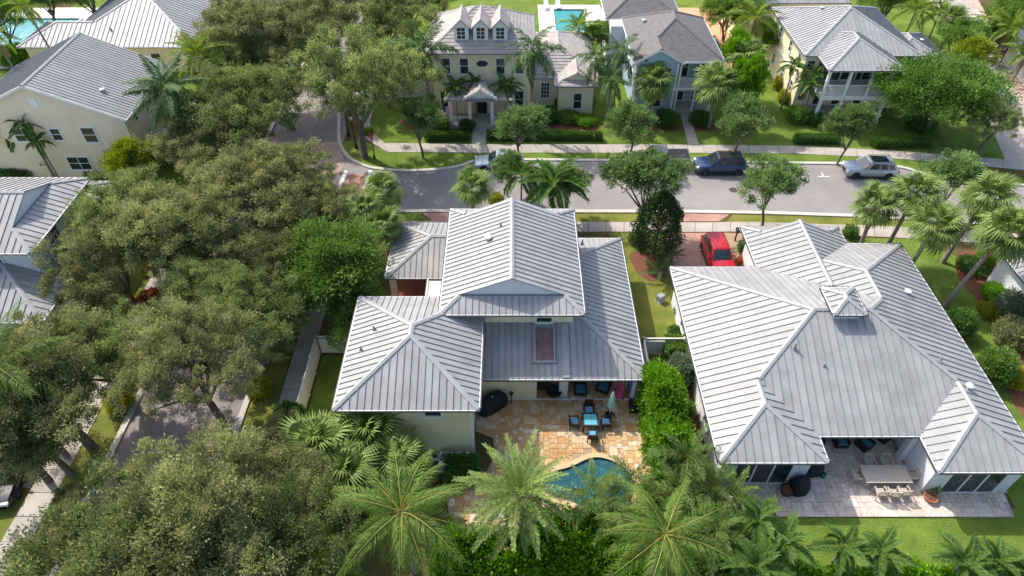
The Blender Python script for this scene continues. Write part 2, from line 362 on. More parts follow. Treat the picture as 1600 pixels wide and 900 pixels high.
for i, (x0, x1) in enumerate(((-16.05, -15.7), (-13.75, -13.4))):
    struct('road_marking', MB().quad((x0, 47.4, .024), (x1, 47.4, .024), (x1 + .25, 53.2, .024), (x0 + .25, 53.2, .024)), MARK, ['white crosswalk bar on the left of the brick strip', 'white crosswalk bar on the right of the brick strip'][i])
def tick(px, py, lab):
    p = at(px, py); mb = MB()
    mb.quad((p.x - .55, p.y - .06, .02), (p.x + .55, p.y - .06, .02), (p.x + .55, p.y + .06, .02), (p.x - .55, p.y + .06, .02))
    mb.quad((p.x - .06, p.y + .061, .02), (p.x + .06, p.y + .061, .02), (p.x + .06, p.y + .6, .02), (p.x - .06, p.y + .6, .02))
    struct('parking_mark', mb, MARK, lab)
for a in ((1073, 272, 'white parking tick between pickup and blue car'), (1287, 276, 'white parking tick in front of silver car'), (1397, 281, 'white parking tick behind silver car')): tick(*a)
mh = at(1146, 297); struct('manhole_cover', MB().lathe([(0, .02), (.36, .022), (.4, .014)], 20, (mh.x, mh.y, 0)), IRON, 'round dark manhole cover in the road')

# lawns and beds (thin sheets above the soil)
def lawn(name, poly, m=GRASS, z=.005, label=None): return sheet(name, poly, z, m, label)
NSW_N = [tuple(p) for p in A2((600, 224), (640, 224), (750, 226), (1000, 226), (1240, 228), (1400, 236), (1540, 247), (1700, 262))]
NSW_S = [tuple(p) for p in A2((606, 238), (645, 238), (752, 239), (1000, 239), (1240, 240), (1400, 248), (1540, 260), (1700, 276))]
lawn('lawn', NSW_N + [(60, 100), (-16, 100), (-16, 62)], GRASS, .004, 'lawns around the far row of houses')
lawn('grass_verge', [p for p in NCURB if -17 < p[0] < 50][::1] + [p for p in NSW_S[::-1] if p[0] < 50] + [(-14.5, 58.2), (-16.6, 58.4)], GRASS, .008, 'grass verge between far kerb and sidewalk')
lawn('grass_verge', [(19.2, 46.5), (36, 45.75), (36, 44.6), (32.2, 44.85), (20.9, 45.4), (18.4, 45.4)], GRASSY, .009, 'dry grass verge by the near sidewalk on the right')
lawn('grass_verge', [(4.9, 46.6), (11.3, 46.6), (11.3, 45.4), (4.9, 45.4)], GRASSY, .010, 'brownish grass verge behind the centre house')
lawn('grass_verge', [(-9.8, 46.7), (-8.0, 46.7), (-7.0, 45.4), (-9.8, 45.4)], GRASS, .011, 'small green patch beside the brick strip')
lawn('lawn', [(8.2, 44), (13.2, 44), (13.0, 36), (11.4, 31), (8.5, 27)], GRASSY, .006, 'narrow lawn between centre and right houses')
lawn('lawn', [(-13.2, 22), (-9, 22), (-9, 30.5), (-13.2, 30.5)], GRASS, .007, 'fenced side lawn left of the centre house')
lawn('lawn', [(11, 14.8), (45, 14.8), (45, 19), (29, 19), (12, 18.7)], GRASS, .006, 'back lawn of the right house')
lawn('lawn', [(25, 43.3), (33.5, 43.2), (37, 40), (36, 18.5), (29, 18.5), (29, 40)], GRASS, .0075, 'lawn on the right side of the right house')
lawn('lawn', [(-60, 10), (-24.9, 10), (-24.9, 46), (-60, 46)], GRASSY, .003, 'shaded yards left of the side street')
lawn('grass_verge', [(-26.6, -20), (-24.85, -20), (-24.85, 46), (-26.6, 46)], GRASSY, .012, 'yellowish verge between the side street and its walk')
lawn('grass_verge', [(-17.15, -20), (-15.4, -20), (-15.4, 44), (-17.15, 44)], GRASSY, .013, 'verge right of the side street')
lawn('lawn', [(-60, 47), (-24.9, 47), (-24.9, 100), (-60, 100)], GRASS, .0035, 'yards of the upper left houses')
lawn('mulch_bed', smooth_loop(A2((1495, 400), (1530, 395), (1600, 440), (1640, 520), (1600, 560), (1560, 500), (1500, 440)), 4), MULCH, .014, 'red mulch bed under the leaning fan palms')
lawn('mulch_bed', smooth_loop(A2((1570, 520), (1640, 560), (1640, 680), (1590, 640), (1565, 580)), 4), MULCH, .015, 'mulch strip on the far right edge')
lawn('mulch_bed', smooth_loop(A2((985, 395), (1030, 400), (1045, 425), (1020, 440), (995, 425)), 4), MULCH, .016, 'mulch ring under the dark conical tree')
lawn('mulch_bed', [(10.2, 20.5), (11.7, 20.5), (11.7, 31), (10.2, 31)], MULCH, .017, 'mulch strip along the right house wall')
lawn('mulch_bed', A2((620, 188), (835, 190), (930, 178), (935, 205), (850, 200), (770, 198), (640, 203)), MULCH, .018, 'mulch bed before the dormer house')
lawn('mulch_bed', A2((1005, 195), (1105, 195), (1180, 190), (1190, 200), (1095, 205), (1000, 203)), MULCH, .0185, 'mulch bed before the blue house')

def slabs(name, N, S, m, step=1.5, z=.04, label=None, gap=.02):
    root = thing(name, label, 'sidewalk', (N[0][0], N[0][1], 0)); del root['category']; root['kind'] = 'structure'
    def walk(P, t):
        L = [0]
        for i in range(1, len(P)): L.append(L[-1] + math.hypot(P[i][0] - P[i - 1][0], P[i][1] - P[i - 1][1]))
        d = t * L[-1]
        for i in range(1, len(P)):
            if d <= L[i] + 1e-9:
                k = (d - L[i - 1]) / (L[i] - L[i - 1]); return (P[i - 1][0] + (P[i][0] - P[i - 1][0]) * k, P[i - 1][1] + (P[i][1] - P[i - 1][1]) * k)
        return P[-1]
    L = sum(math.hypot(N[i][0] - N[i - 1][0], N[i][1] - N[i - 1][1]) for i in range(1, len(N))); n = max(1, int(L / step)); e = gap / L
    for k in range(n):
        a, b = k / n + e, (k + 1) / n - e
        zz = z + random.uniform(-.006, .006)
        obj('slab', MB().prism([walk(S, a), walk(S, b), walk(N, b), walk(N, a)], 0, zz), m, root)
    return root
slabs('sidewalk', NSW_N, NSW_S, CONC, label='sidewalk of concrete slabs before the far houses')
slabs('sidewalk', A2((560, 346), (900, 347), (1072, 348), (1180, 347), (1390, 354), (1600, 366)), A2((560, 361), (905, 362), (1072, 363), (1180, 362), (1390, 371), (1600, 384)), CONC, label='sidewalk of concrete slabs on the near side of the road')
slabs('sidewalk', [(-28.3, 8), (-28.3, 44)], [(-26.7, 8), (-26.7, 44)], CONC, label='shaded sidewalk left of the side street')
slabs('sidewalk', [(-15.3, 8), (-15.3, 44)], [(-13.9, 8), (-13.9, 44)], CONC, label='sidewalk right of the shaded side street')
slabs('sidewalk', A2((538, 142), (560, 165), (560, 205), (578, 222), (606, 238)), A2((575, 140), (585, 165), (577, 195), (590, 214), (600, 223)), CONC, label='curved walk beside the stop sign corner')
slabs('garden_path', [(-33, 21.9), (-28.4, 21.9)], [(-33, 20.3), (-28.4, 20.3)], CONC, label='concrete path from the side street walk to the left')
slabs('garden_path', A2((238, 432), (282, 432)), A2((205, 482), (243, 482)), CONC, label='pale path slab between the oaks on the left')
slabs('garden_path', [(-4.0, 62.4), (-4.0, 57.8)], [(-2.6, 62.4), (-2.6, 57.8)], CONC, 1.2, label='straight path to the porch of the dormer house')
slabs('garden_path', A2((1063, 178), (1075, 226)), A2((1077, 178), (1092, 226)), CONC, 1.3, label='path to the blue house')
# paved drives
struct('brick_apron', MB().prism([(-7.8, 46.68), (-4.6, 46.68), (-4.6, 45.42), (-6.7, 45.42)], 0, .02), BRICKP, 'brick strip by the road left of the centre house')
struct('brick_apron', MB().prism(A2((1068, 333), (1143, 333), (1124, 346), (1068, 346)), 0, .022), BRICKP, 'brick apron where the driveway meets the road')
struct('driveway', MB().prism([(12.9, 43.95), (18.6, 43.95), (18.2, 35), (12.6, 35)], 0, .02), BRICKP, 'pink brick driveway under the red car')
struct('gravel_strip', MB().prism([(17.2, 43.9), (20.2, 43.9), (20.0, 39), (18.0, 39)], 0, .026), mat('tan_gravel', (.4, .29, .19), (.28, .19, .12), scale=9, rough=1, bump=.6, bscale=20), 'tan gravel strip right of the red car')
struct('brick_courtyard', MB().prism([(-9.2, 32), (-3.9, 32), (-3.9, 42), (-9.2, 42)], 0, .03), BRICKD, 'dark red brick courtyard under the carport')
alley_l = A2((1575, 260), (1545, 190), (1520, 130), (1490, 60), (1460, 10), (1440, -20)); alley_r = A2((1640, 240), (1605, 180), (1580, 130), (1550, 75), (1520, 20), (1500, -20))
sheet('alley', alley_l + alley_r[::-1], .012, CONC, 'pale concrete alley in the upper right')
sheet('alley_edge', alley_r + offset_line(alley_r, -1.6)[::-1], .014, BRICKT, 'brick edging along the alley')
sheet('pool_deck', [(-70, 74), (-54, 74), (-54, 92), (-70, 92)], .02, COPEW, 'pale deck round the top left pool', [POOL_W2])
sheet('pool_deck', [(3.5, 82), (12, 82), (12, 93), (3.5, 93)], .02, COPEW, 'pale deck round the pool behind the dormer house', [POOL_N1])
sheet('pool_deck', [(21.5, 74), (28.5, 74), (28.5, 92), (21.5, 92)], .02, mat('orange_deck', (.55, .3, .17), (.48, .25, .14), scale=2), 'orange paved deck beside the blue house', [POOL_N2])

# ------------------------------------------------------------------ travertine patios (each stone its own piece)
def tiling(x0, x1, y0, y1, u, sizes, seed):
    rng = random.Random(seed); nx, ny = int((x1 - x0) / u), int((y1 - y0) / u); occ = [[False] * ny for _ in range(nx)]; out = []
    for j in range(ny):
        for i in range(nx):
            if occ[i][j]: continue
            ss = sizes[:]; rng.shuffle(ss)
            for (a, b) in ss + [(1, 1)]:
                if i + a <= nx and j + b <= ny and not any(occ[p][q] for p in range(i, i + a) for q in range(j, j + b)):
                    for p in range(i, i + a):
                        for q in range(j, j + b): occ[p][q] = True
                    out.append((x0 + i * u, y0 + j * u, a * u, b * u)); break
    return out
STONE = {}
def stone_mesh(w_, h_, m):
    k = (round(w_, 3), round(h_, 3), m.name)
    if k not in STONE:
        g = .008; b = .012; x, y = w_ / 2 - g, h_ / 2 - g
        mb = MB().add([(-x, -y, -.05), (x, -y, -.05), (x, y, -.05), (-x, y, -.05), (-x, -y, -b), (x, -y, -b), (x, y, -b), (-x, y, -b), (-x + b, -y + b, 0), (x - b, -y + b, 0), (x - b, y - b, 0), (-x + b, y - b, 0)],
                     [(8, 9, 10, 11)] + [(i, (i + 1) % 4, 4 + (i + 1) % 4, 4 + i) for i in range(4)] + [(4 + i, 4 + (i + 1) % 4, 8 + (i + 1) % 4, 8 + i) for i in range(4)])
        me = mb.mesh('paver'); me.materials.append(m); STONE[k] = me
    return STONE[k]
def patio(name, label, tiles, test, z, m, base, basem, limit=300):
    mb = MB().prism(base[0], 0, z - .03) if not base[1] else None
    if mb is None:
        loops = [[Vector((*p, 0)) for p in lp] for lp in [base[0]] + base[1]]; pts = [p for l in loops for p in l]
        mb = MB(); mb.v = [(p.x, p.y, z - .03) for p in pts]
        for t in tessellate_polygon(loops):
            a, b, c = [pts[i] for i in t]; mb.f.append(tuple(t) if (b - a).cross(c - a).z > 0 else tuple(reversed(t)))
    root = struct(name, mb, basem, label); ORG[root] = (0, 0, 0)
    keep = [t for t in tiles if test(t)]
    keep.sort(key=lambda t: -t[2] * t[3] / ((t[1]) ** 2 + 900))
    rng = random.Random(3); rest = MB(); tints = []
    for i, (x, y, a, b) in enumerate(keep):
        zz = z + rng.uniform(-.004, .004)
        if i < limit: inst('paver', stone_mesh(a, b, m), root, (x + a / 2, y + b / 2, zz))
        else:
            me = stone_mesh(a, b, m); o = len(rest.v); rest.v += [(v.co.x + x + a / 2, v.co.y + y + b / 2, v.co.z + zz) for v in me.vertices]
            tv = rng.random()
            for p in me.polygons: rest.f.append(tuple(o + k for k in p.vertices)); tints.append(tv)
    if rest.f:
        o = obj('pavers_small', rest, m, root); o['kind'] = 'stuff'
        o.data.attributes.new('tint', 'FLOAT', 'FACE').data.foreach_set('value', tints)
    return root
GROUT = mat('patio_bedding', (.36, .27, .18), (.3, .22, .14), rough=.95)
PATIO_POLY = smooth_loop([(-2.4, 29.6), (8.6, 29.6)], 1) + [(8.6, 18.0), (8.0, 15.6), (-1.0, 15.6), (-3.6, 18.6), (-3.9, 20.0), (-2.6, 20.4), (-1.5, 21.4), (-1.0, 22.6), (-1.2, 23.7), (-2.3, 24.2)]
def t_c(t):
    x, y, a, b = t; c = [(x, y), (x + a, y), (x, y + b), (x + a, y + b), (x + a / 2, y + b / 2)]
    return all(inside(p, PATIO_POLY) for p in c) and not any(inside(p, POOL_C) for p in c)
patio('pool_patio', 'golden travertine patio around the kidney pool', tiling(-4, 8.6, 15.6, 29.6, .175, [(2, 2), (3, 2), (2, 3), (3, 3), (4, 2), (3, 4), (2, 2), (1, 2)], 5), t_c, .1, TRAV, (PATIO_POLY, [POOL_C]), GROUT)
PR = [(12.2, 18.45), (28.6, 18.45), (28.9, 20.6), (23.9, 20.6), (23.9, 25.5), (17.1, 25.5), (17.1, 21.2), (12.2, 21.2)]
patio('rear_patio', 'pale travertine patio behind the right house', tiling(12.2, 29, 18.45, 25.5, .3, [(2, 2), (3, 2), (2, 3), (1, 2), (2, 1), (3, 3)], 9), lambda t: inside((t[0] + t[2] / 2, t[1] + t[3] / 2), PR), .1, TRAV2, (PR, []), mat('pale_bedding', (.42, .34, .28), rough=.95))

# ================================================================== ROOFS
def clip(poly, L):
    out = []; n = len(poly)
    if n < 3: return []
    val = [L[0] * p[0] + L[1] * p[1] + L[2] for p in poly]
    for i in range(n):
        j = (i + 1) % n
        if val[i] >= 0: out.append(poly[i])
        if (val[i] >= 0) != (val[j] >= 0):
            t = val[i] / (val[i] - val[j]); out.append((poly[i][0] + (poly[j][0] - poly[i][0]) * t, poly[i][1] + (poly[j][1] - poly[i][1]) * t))
    return out if len(out) > 2 else []
def area(p): return abs(sum(p[i][0] * p[(i + 1) % len(p)][1] - p[(i + 1) % len(p)][0] * p[i][1] for i in range(len(p)))) / 2
neg = lambda L: (-L[0], -L[1], -L[2])
sub = lambda A, B, e=0.0: (A[0] - B[0], A[1] - B[1], A[2] - B[2] + e)
class Rect:
    def __init__(s, x0, x1, y0, y1, z, m=.42, gable='', dutch=None):
        s.x0, s.x1, s.y0, s.y1, s.z, s.m = x0, x1, y0, y1, z, m
        s.L = {'W': (1, 0, -x0), 'E': (-1, 0, x1), 'S': (0, 1, -y0), 'N': (0, -1, y1)}
        s.gable = gable; s.dutch = dutch or {}
        s.hip = [k for k in 'WESN' if k not in gable and k not in s.dutch]
    def h(s, x, y):
        d = {k: a * x + b * y + c for k, (a, b, c) in s.L.items()}
        v = [d[k] for k in s.hip] + [d[k] for k in s.dutch if d[k] < s.dutch[k]]
        return -99 if min(d.values()) < -1e-6 else s.z + s.m * min(v)
    def regions(s, side):                       # convex pieces of the roof plane of one side, as half-plane lists
        Ls = s.L[side]
        if side in s.gable: return []
        if side in s.dutch: return [[neg((Ls[0], Ls[1], Ls[2] - s.dutch[side]))] + [sub(s.L[t], Ls) for t in s.hip]]
        base = [sub(s.L[t], Ls) for t in s.hip if t != side]; regs = [base]
        for k, d in s.dutch.items():
            Lk = s.L[k]; nxt = []
            for r_ in regs:
                nxt.append(r_ + [(Lk[0], Lk[1], Lk[2] - d)]); nxt.append(r_ + [neg((Lk[0], Lk[1], Lk[2] - d)), sub(Lk, Ls)])
            regs = nxt
        return regs
    def over(s, z, m, L, eps):                  # half-planes of the area where this roof lies above another plane
        K = [s.L[k] if k not in s.dutch else (s.L[k][0], s.L[k][1], s.L[k][2] - s.dutch[k]) for k in 'WESN']
        for t in s.hip:
            A = s.L[t]; K.append((s.m * A[0] - m * L[0], s.m * A[1] - m * L[1], s.z + s.m * A[2] - z - m * L[2] + eps))
        return K
    def ridge(s):
        w_, d_ = s.x1 - s.x0, s.y1 - s.y0
        alongy = ('S' in s.gable or 'N' in s.gable or 'S' in s.dutch or 'N' in s.dutch) or (w_ <= d_ and not ('E' in s.gable or 'W' in s.gable or 'E' in s.dutch or 'W' in s.dutch))
        hw = (w_ if alongy else d_) / 2
        e = lambda k: 0 if k in s.gable else s.dutch.get(k, hw)
        if alongy: xm = (s.x0 + s.x1) / 2; return (xm, s.y0 + e('S')), (xm, s.y1 - e('N')), hw
        ym = (s.y0 + s.y1) / 2; return (s.x0 + e('W'), ym), (s.x1 - e('E'), ym), hw
def subtract(polys, K):
    out = []
    for p in polys:
        cur = p
        for L in K:
            q = clip(cur, neg(L))
            if q and area(q) > 1e-4: out.append(q)
            cur = clip(cur, L)
            if not cur or area(cur) < 1e-4: break
    return out
def build_roof(house, rects, wallm, sp=.41, style='metal', caps=True, skip='', soffit=True):
    """roof part (fascia and soffit) with its panels, ridge caps as sub-parts"""
    fm = MB()
    for i, r in enumerate(rects):
        z = r.z - .02
        for k in r.hip + list(r.dutch):
            ax = k in 'WE'; c = {'W': r.x0, 'E': r.x1, 'S': r.y0, 'N': r.y1}[k]; a, b = (r.y0, r.y1) if ax else (r.x0, r.x1)
            segs = [(a, b)]
            for j, q in enumerate(rects):
                if j == i: continue
                lo, hi = (q.y0, q.y1) if ax else (q.x0, q.x1); c0, c1 = (q.x0, q.x1) if ax else (q.y0, q.y1)
                if c0 + (1e-3 if j > i else -1e-3) < c < c1 - (1e-3 if j > i else -1e-3):
                    segs = [s_ for (u, v) in segs for s_ in ((u, min(v, lo)), (max(u, hi), v)) if s_[1] - s_[0] > .02]
            sg = -1 if k in 'WS' else 1
            for (u, v) in segs:
                lo, hi = sorted((c + sg * .004, c + sg * .06))
                if ax: fm.box(lo, hi, u, v, z - .16, z)
                else: fm.box(u, v, lo, hi, z - .16, z)
        if soffit:
            g_ = lambda k: .4 if k in r.gable else 0
            a_, b_, c_, e_, zs = r.x0 + g_('W'), r.x1 - g_('E'), r.y0 + g_('S'), r.y1 - g_('N'), z - .15 - .004 * i
            fm.quad((a_, c_, zs), (a_, e_, zs), (b_, e_, zs), (b_, c_, zs))
        for k in r.gable:                        # rake boards
            (p, q, hw) = r.ridge(); y = r.y0 if k == 'S' else r.y1; x = r.x0 if k == 'W' else r.x1
            for s_ in (-1, 1):
                if k in 'SN': xm = p[0]; A = (xm, y, r.z + r.m * hw); B = (xm + s_ * hw, y, r.z)
                else: ym = p[1]; A = (x, ym, r.z + r.m * hw); B = (x, ym + s_ * hw, r.z)
                fm.quad(A, B, (B[0], B[1], B[2] - .2), (A[0], A[1], A[2] - .2))
    roof = obj('roof', fm, WHITE, house)
    # dark drip strip along the eaves; their shadow gap is put into its colour
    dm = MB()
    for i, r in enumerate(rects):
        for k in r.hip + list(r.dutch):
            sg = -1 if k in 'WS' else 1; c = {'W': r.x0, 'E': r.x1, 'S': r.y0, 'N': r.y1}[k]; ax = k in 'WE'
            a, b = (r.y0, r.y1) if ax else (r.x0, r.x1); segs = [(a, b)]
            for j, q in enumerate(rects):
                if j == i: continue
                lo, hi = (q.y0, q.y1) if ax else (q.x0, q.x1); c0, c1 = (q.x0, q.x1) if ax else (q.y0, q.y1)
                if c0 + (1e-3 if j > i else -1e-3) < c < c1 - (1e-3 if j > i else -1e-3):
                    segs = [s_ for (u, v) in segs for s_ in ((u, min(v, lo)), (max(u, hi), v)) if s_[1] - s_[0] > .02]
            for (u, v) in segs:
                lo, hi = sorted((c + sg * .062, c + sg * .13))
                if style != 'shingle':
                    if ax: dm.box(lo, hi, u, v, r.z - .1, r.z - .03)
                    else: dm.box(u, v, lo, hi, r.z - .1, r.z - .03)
    if dm.f: obj('gutter_shadow_strip', dm, DARKTRIM, roof)
    for i, r in enumerate(rects):
        for side in 'WESN':
            if side in r.gable or (side in skip): continue
            L = r.L[side]; regs = r.regions(side); ax = side in 'WE'
            up = (L[0], L[1])
            lo, hi = (r.y0, r.y1) if ax else (r.x0, r.x1)
            K = [(j, q.over(r.z, r.m, L, 1e-3 if j < i else -1e-3)) for j, q in enumerate(rects) if j != i]
            hz = lambda p: r.z + r.m * (L[0] * p[0] + L[1] * p[1] + L[2])
            def cut(a, b):
                base = [(r.x0, a), (r.x1, a), (r.x1, b), (r.x0, b)] if ax else [(a, r.y0), (b, r.y0), (b, r.y1), (a, r.y1)]
                ps = []
                for rg in regs:
                    p = base
                    for H in rg:
                        p = clip(p, H)
                        if not p: break
                    if p and area(p) > 2e-4: ps.append(p)
                for j, kk in K: ps = subtract(ps, kk)
                return [p for p in ps if area(p) > 1e-3]
            def ccw(p): return p if sum(p[a][0] * p[(a + 1) % len(p)][1] - p[(a + 1) % len(p)][0] * p[a][1] for a in range(len(p))) > 0 else p[::-1]
            if style == 'metal':
                ed = [lo] + [k * sp for k in range(math.ceil(lo / sp + .25), math.ceil(hi / sp - .25))] + [hi]
                for k in range(len(ed) - 1):
                    a, b = ed[k], ed[k + 1]; ps = cut(a, b)
                    if not ps: continue
                    mb = MB()
                    for p in ps: p = ccw(p); mb.quad(*[(x, y, hz((x, y))) for x, y in p])
                    nf = len(mb.f)
                    if k > 0:
                        for p in cut(a - .016, a + .016):
                            p = ccw(p); m_ = len(p); o = len(mb.v)
                            mb.v += [(x, y, hz((x, y)) - .002) for x, y in p] + [(x, y, hz((x, y)) + .06) for x, y in p]
                            mb.f.append(tuple(o + m_ + q for q in range(m_)))
                            for q in range(m_): mb.f.append((o + q, o + (q + 1) % m_, o + m_ + (q + 1) % m_, o + m_ + q))
                    pn = obj('panel', mb, METAL, roof); pn.data.materials.append(METALR)
                    pn.data.polygons.foreach_set('material_index', [0] * nf + [1] * (len(mb.f) - nf))
            else:
                # tile courses / shingle courses: stepped rows running along the eave
                mb = MB(); run = max(r.x1 - r.x0, r.y1 - r.y0) / 2 + 1; cs = .36 if style == 'tile' else .22; th = .05 if style == 'tile' else .012; n = int(run / cs) + 1
                full = cut(lo, hi)
                for k in range(n):
                    LA = (L[0], L[1], L[2] - k * cs); LB = neg((L[0], L[1], L[2] - (k + 1) * cs))
                    for p in full:
                        q = clip(clip(p, LA), LB)
                        if not q or area(q) < 1e-3: continue
                        q = ccw(q)
                        hh = lambda pt: hz(pt) + th * (1 - ((L[0] * pt[0] + L[1] * pt[1] + L[2]) - k * cs) / cs)
                        m_ = len(q); o = len(mb.v); mb.v += [(x, y, hh((x, y))) for x, y in q] + [(x, y, hz((x, y)) - .02) for x, y in q]
                        mb.f.append(tuple(o + t for t in range(m_)))
                        for t in range(m_): mb.f.append((o + m_ + t, o + m_ + (t + 1) % m_, o + (t + 1) % m_, o + t))
                if mb.f:
                    o = obj('tile_courses' if style == 'tile' else 'shingle_courses', mb, TILE if style == 'tile' else SHING, roof); o['kind'] = 'stuff'
    if caps:
        cm = {'metal': CAPM, 'tile': TILE, 'shingle': SHING}[style]
        for i, r in enumerate(rects):
            p, q, hw = r.ridge(); segs = [(p, q)]
            for sx, sy, cx, cy in (('W', 'S', r.x0, r.y0), ('E', 'S', r.x1, r.y0), ('W', 'N', r.x0, r.y1), ('E', 'N', r.x1, r.y1)):
                if sx in r.gable or sy in r.gable: continue
                ln = min(hw, r.dutch.get(sx, 99), r.dutch.get(sy, 99))
                segs.append(((cx, cy), (cx + ln * (1 if sx == 'W' else -1), cy + ln * (1 if sy == 'S' else -1))))
            for (a, b) in segs:
                Ln = math.hypot(b[0] - a[0], b[1] - a[1])
                if Ln < .1: continue
                N = max(8, int(Ln / .15)); vis = []
                for k in range(N + 1):
                    t = k / N; x, y = a[0] + (b[0] - a[0]) * t, a[1] + (b[1] - a[1]) * t
                    hz_ = max(r.h(x, y), r.h(x + 1e-3, y), r.h(x, y + 1e-3), r.h(x - 1e-3, y), r.h(x, y - 1e-3))
                    ok = all(q2.h(x, y) <= hz_ - .006 for j, q2 in enumerate(rects) if j != i)
                    vis.append((ok, x, y, hz_))
                k = 0
                while k <= N:
                    if not vis[k][0]: k += 1; continue
                    e = k
                    while e < N and vis[e + 1][0]: e += 1
                    if e > k:
                        A, B = vis[k], vis[e]; tx, ty = (B[1] - A[1]), (B[2] - A[2]); l_ = math.hypot(tx, ty); nx, ny = -ty / l_, tx / l_; wd = .15
                        isr = abs(tx) < 1e-6 or abs(ty) < 1e-6; dr = r.m * wd * (1 if isr else .7071)
                        mb = MB()
                        for s_ in (1, -1):
                            P_ = [(A[1], A[2], A[3] + .085), (B[1], B[2], B[3] + .085), (B[1] + s_ * nx * wd, B[2] + s_ * ny * wd, B[3] + .07 - dr), (A[1] + s_ * nx * wd, A[2] + s_ * ny * wd, A[3] + .07 - dr)]
                            P2 = [P_[3], P_[2], (P_[2][0], P_[2][1], P_[2][2] - .075), (P_[3][0], P_[3][1], P_[3][2] - .075)]
                            if s_ > 0: P_ = P_[::-1]; P2 = P2[::-1]
                            mb.quad(*P_[::-1]); mb.quad(*P2[::-1])
                        obj('ridge_cap', mb, cm, roof)
                    k = e + 1
    # gable walls
    for r in rects:
        for k in list(r.gable) + list(r.dutch):
            gm = MB()
            p, q, hw = r.ridge(); d = r.dutch.get(k, .35)
            zz = r.z + r.m * (r.dutch[k] if k in r.dutch else 0) - (.05 if k in r.dutch else .15); top = r.z + r.m * hw - .05; ww = hw - (r.dutch[k] if k in r.dutch else .0) - .02
            if k in r.dutch: d += .12
            if k == 'S': gm.quad((p[0] - ww, r.y0 + d, zz), (p[0] + ww, r.y0 + d, zz), (p[0], r.y0 + d, top))
            if k == 'N': gm.quad((p[0] + ww, r.y1 - d, zz), (p[0] - ww, r.y1 - d, zz), (p[0], r.y1 - d, top))
            if k == 'E': gm.quad((r.x1 - d, p[1] - ww, zz), (r.x1 - d, p[1] + ww, zz), (r.x1 - d, p[1], top))
            if k == 'W': gm.quad((r.x0 + d, p[1] + ww, zz), (r.x0 + d, p[1] - ww, zz), (r.x0 + d, p[1], top))
            obj('gable_wall', gm, wallm, house)
    return roof
def vent(roof, x, y, z, kind=0):
    mb = MB()
    if kind: mb.box(x - .14, x + .14, y - .14, y + .14, z - .15, z + .12); mb.lathe([(.22, .12), (.24, .2), (.0, .3)], 10, (x, y, z))
    else: mb.lathe([(.14, -.1), (.07, .06), (.055, .3), (.0, .31)], 8, (x, y, z))
    obj('roof_vent', mb, ACM if kind else METALR, roof)
def walls(house, boxes, m, name='wall'):
    for b in boxes: obj(name, MB().box(*b), m, house)
def window(house, face, c, u, z, w_, h_, cols=1, rows=2, name='window', shut=False, fm=None, glass=None):
    """face S/N/E/W at wall coordinate c; u centre along the wall, z sill height"""
    def B(mb, u0, u1, z0, z1, d0, d1):
        s_ = -1 if face in 'SW' else 1; a, b = sorted((c + s_ * d0, c + s_ * d1))
        return mb.box(u0, u1, a, b, z0, z1) if face in 'SN' else mb.box(a, b, u0, u1, z0, z1)
    f = MB(); t = .11; u0, u1 = u - w_ / 2, u + w_ / 2
    B(f, u0 - t, u0, z - t, z + h_ + t, -.02, .07); B(f, u1, u1 + t, z - t, z + h_ + t, -.02, .07)
    B(f, u0, u1, z + h_, z + h_ + t, -.02, .071); B(f, u0, u1, z - t - .03, z, -.02, .1)
    o = obj(name, f, fm or WHITE, house)
    obj('pane', B(MB(), u0 - .01, u1 + .01, z - .01, z + h_ + .01, -.03, .012), glass or GLASS, o)
    g = MB(); b = .025
    for k in range(1, cols): x = u0 + w_ * k / cols; B(g, x - b, x + b, z, z + h_, .0, .04)
    for k in range(1, rows): y = z + h_ * k / rows; B(g, u0, u1, y - b, y + b, .0, .041)
    if g.f: obj('glazing_bar', g, fm or WHITE, o)
    if shut:
        for s_ in (-1, 1):
            x = u + s_ * (w_ / 2 + t + .24); obj('shutter', B(MB(), x - .22, x + .22, z - .05, z + h_ + .05, -.01, .05), SHUT, o)
    return o
def house(name, label, x, y): return thing(name, label, 'house', (x, y, 0))

# ------------------------------------------------------------------ centre house
hc = house('house', 'pale yellow house with three grey metal roofs beside the kidney pool', -1, 32)
walls(hc, [(-9.35, -2.35, 22.55, 30.3, 0, 5.3)], CREAM)
walls(hc, [(-3.9, 3.9, 29.5, 38.3, 0, 6.3)], CREAM)
walls(hc, [(-2.3, 1.6, 26.75, 29.5, 0, 2.85), (3.9, 7.7, 29.5, 39.0, 0, 2.85), (-3.9, 3.9, 38.3, 39.0, 0, 2.85)], CREAM)
tr = MB()
for (x, y) in ((-9.35, 22.55), (-2.35, 22.55)): tr.box(x - .1, x + .1, y - .04, y + .1, 0, 5.2)
obj('corner_board', tr, WHITE, hc)
rc = build_roof(hc, [Rect(-9.88, -1.84, 22.03, 30.85, 5.4)], CREAM)
vent(rc, -8.3, 27.4, 6.1); vent(rc, -8.9, 26.0, 5.85)
rc2 = build_roof(hc, [Rect(-4.42, 4.42, 28.35, 38.85, 6.4, dutch={'S': 1.15, 'N': 1.15})], WSTUC)
vent(rc2, -1.55, 34.0, 7.65, 1); vent(rc2, -.75, 35.0, 7.95); vent(rc2, .8, 29.0, 6.65)
rc3 = build_roof(hc, [Rect(-6.0, 8.3, 26.05, 39.65, 3.0)], CREAM, skip='W')
vent(rc3, 5.1, 37.4, 4.4); vent(rc3, 4.85, 36.2, 4.5)
rc4 = build_roof(hc, [Rect(-9.1, -3.6, 35.25, 41.5, 3.0, gable='E')], CREAM)
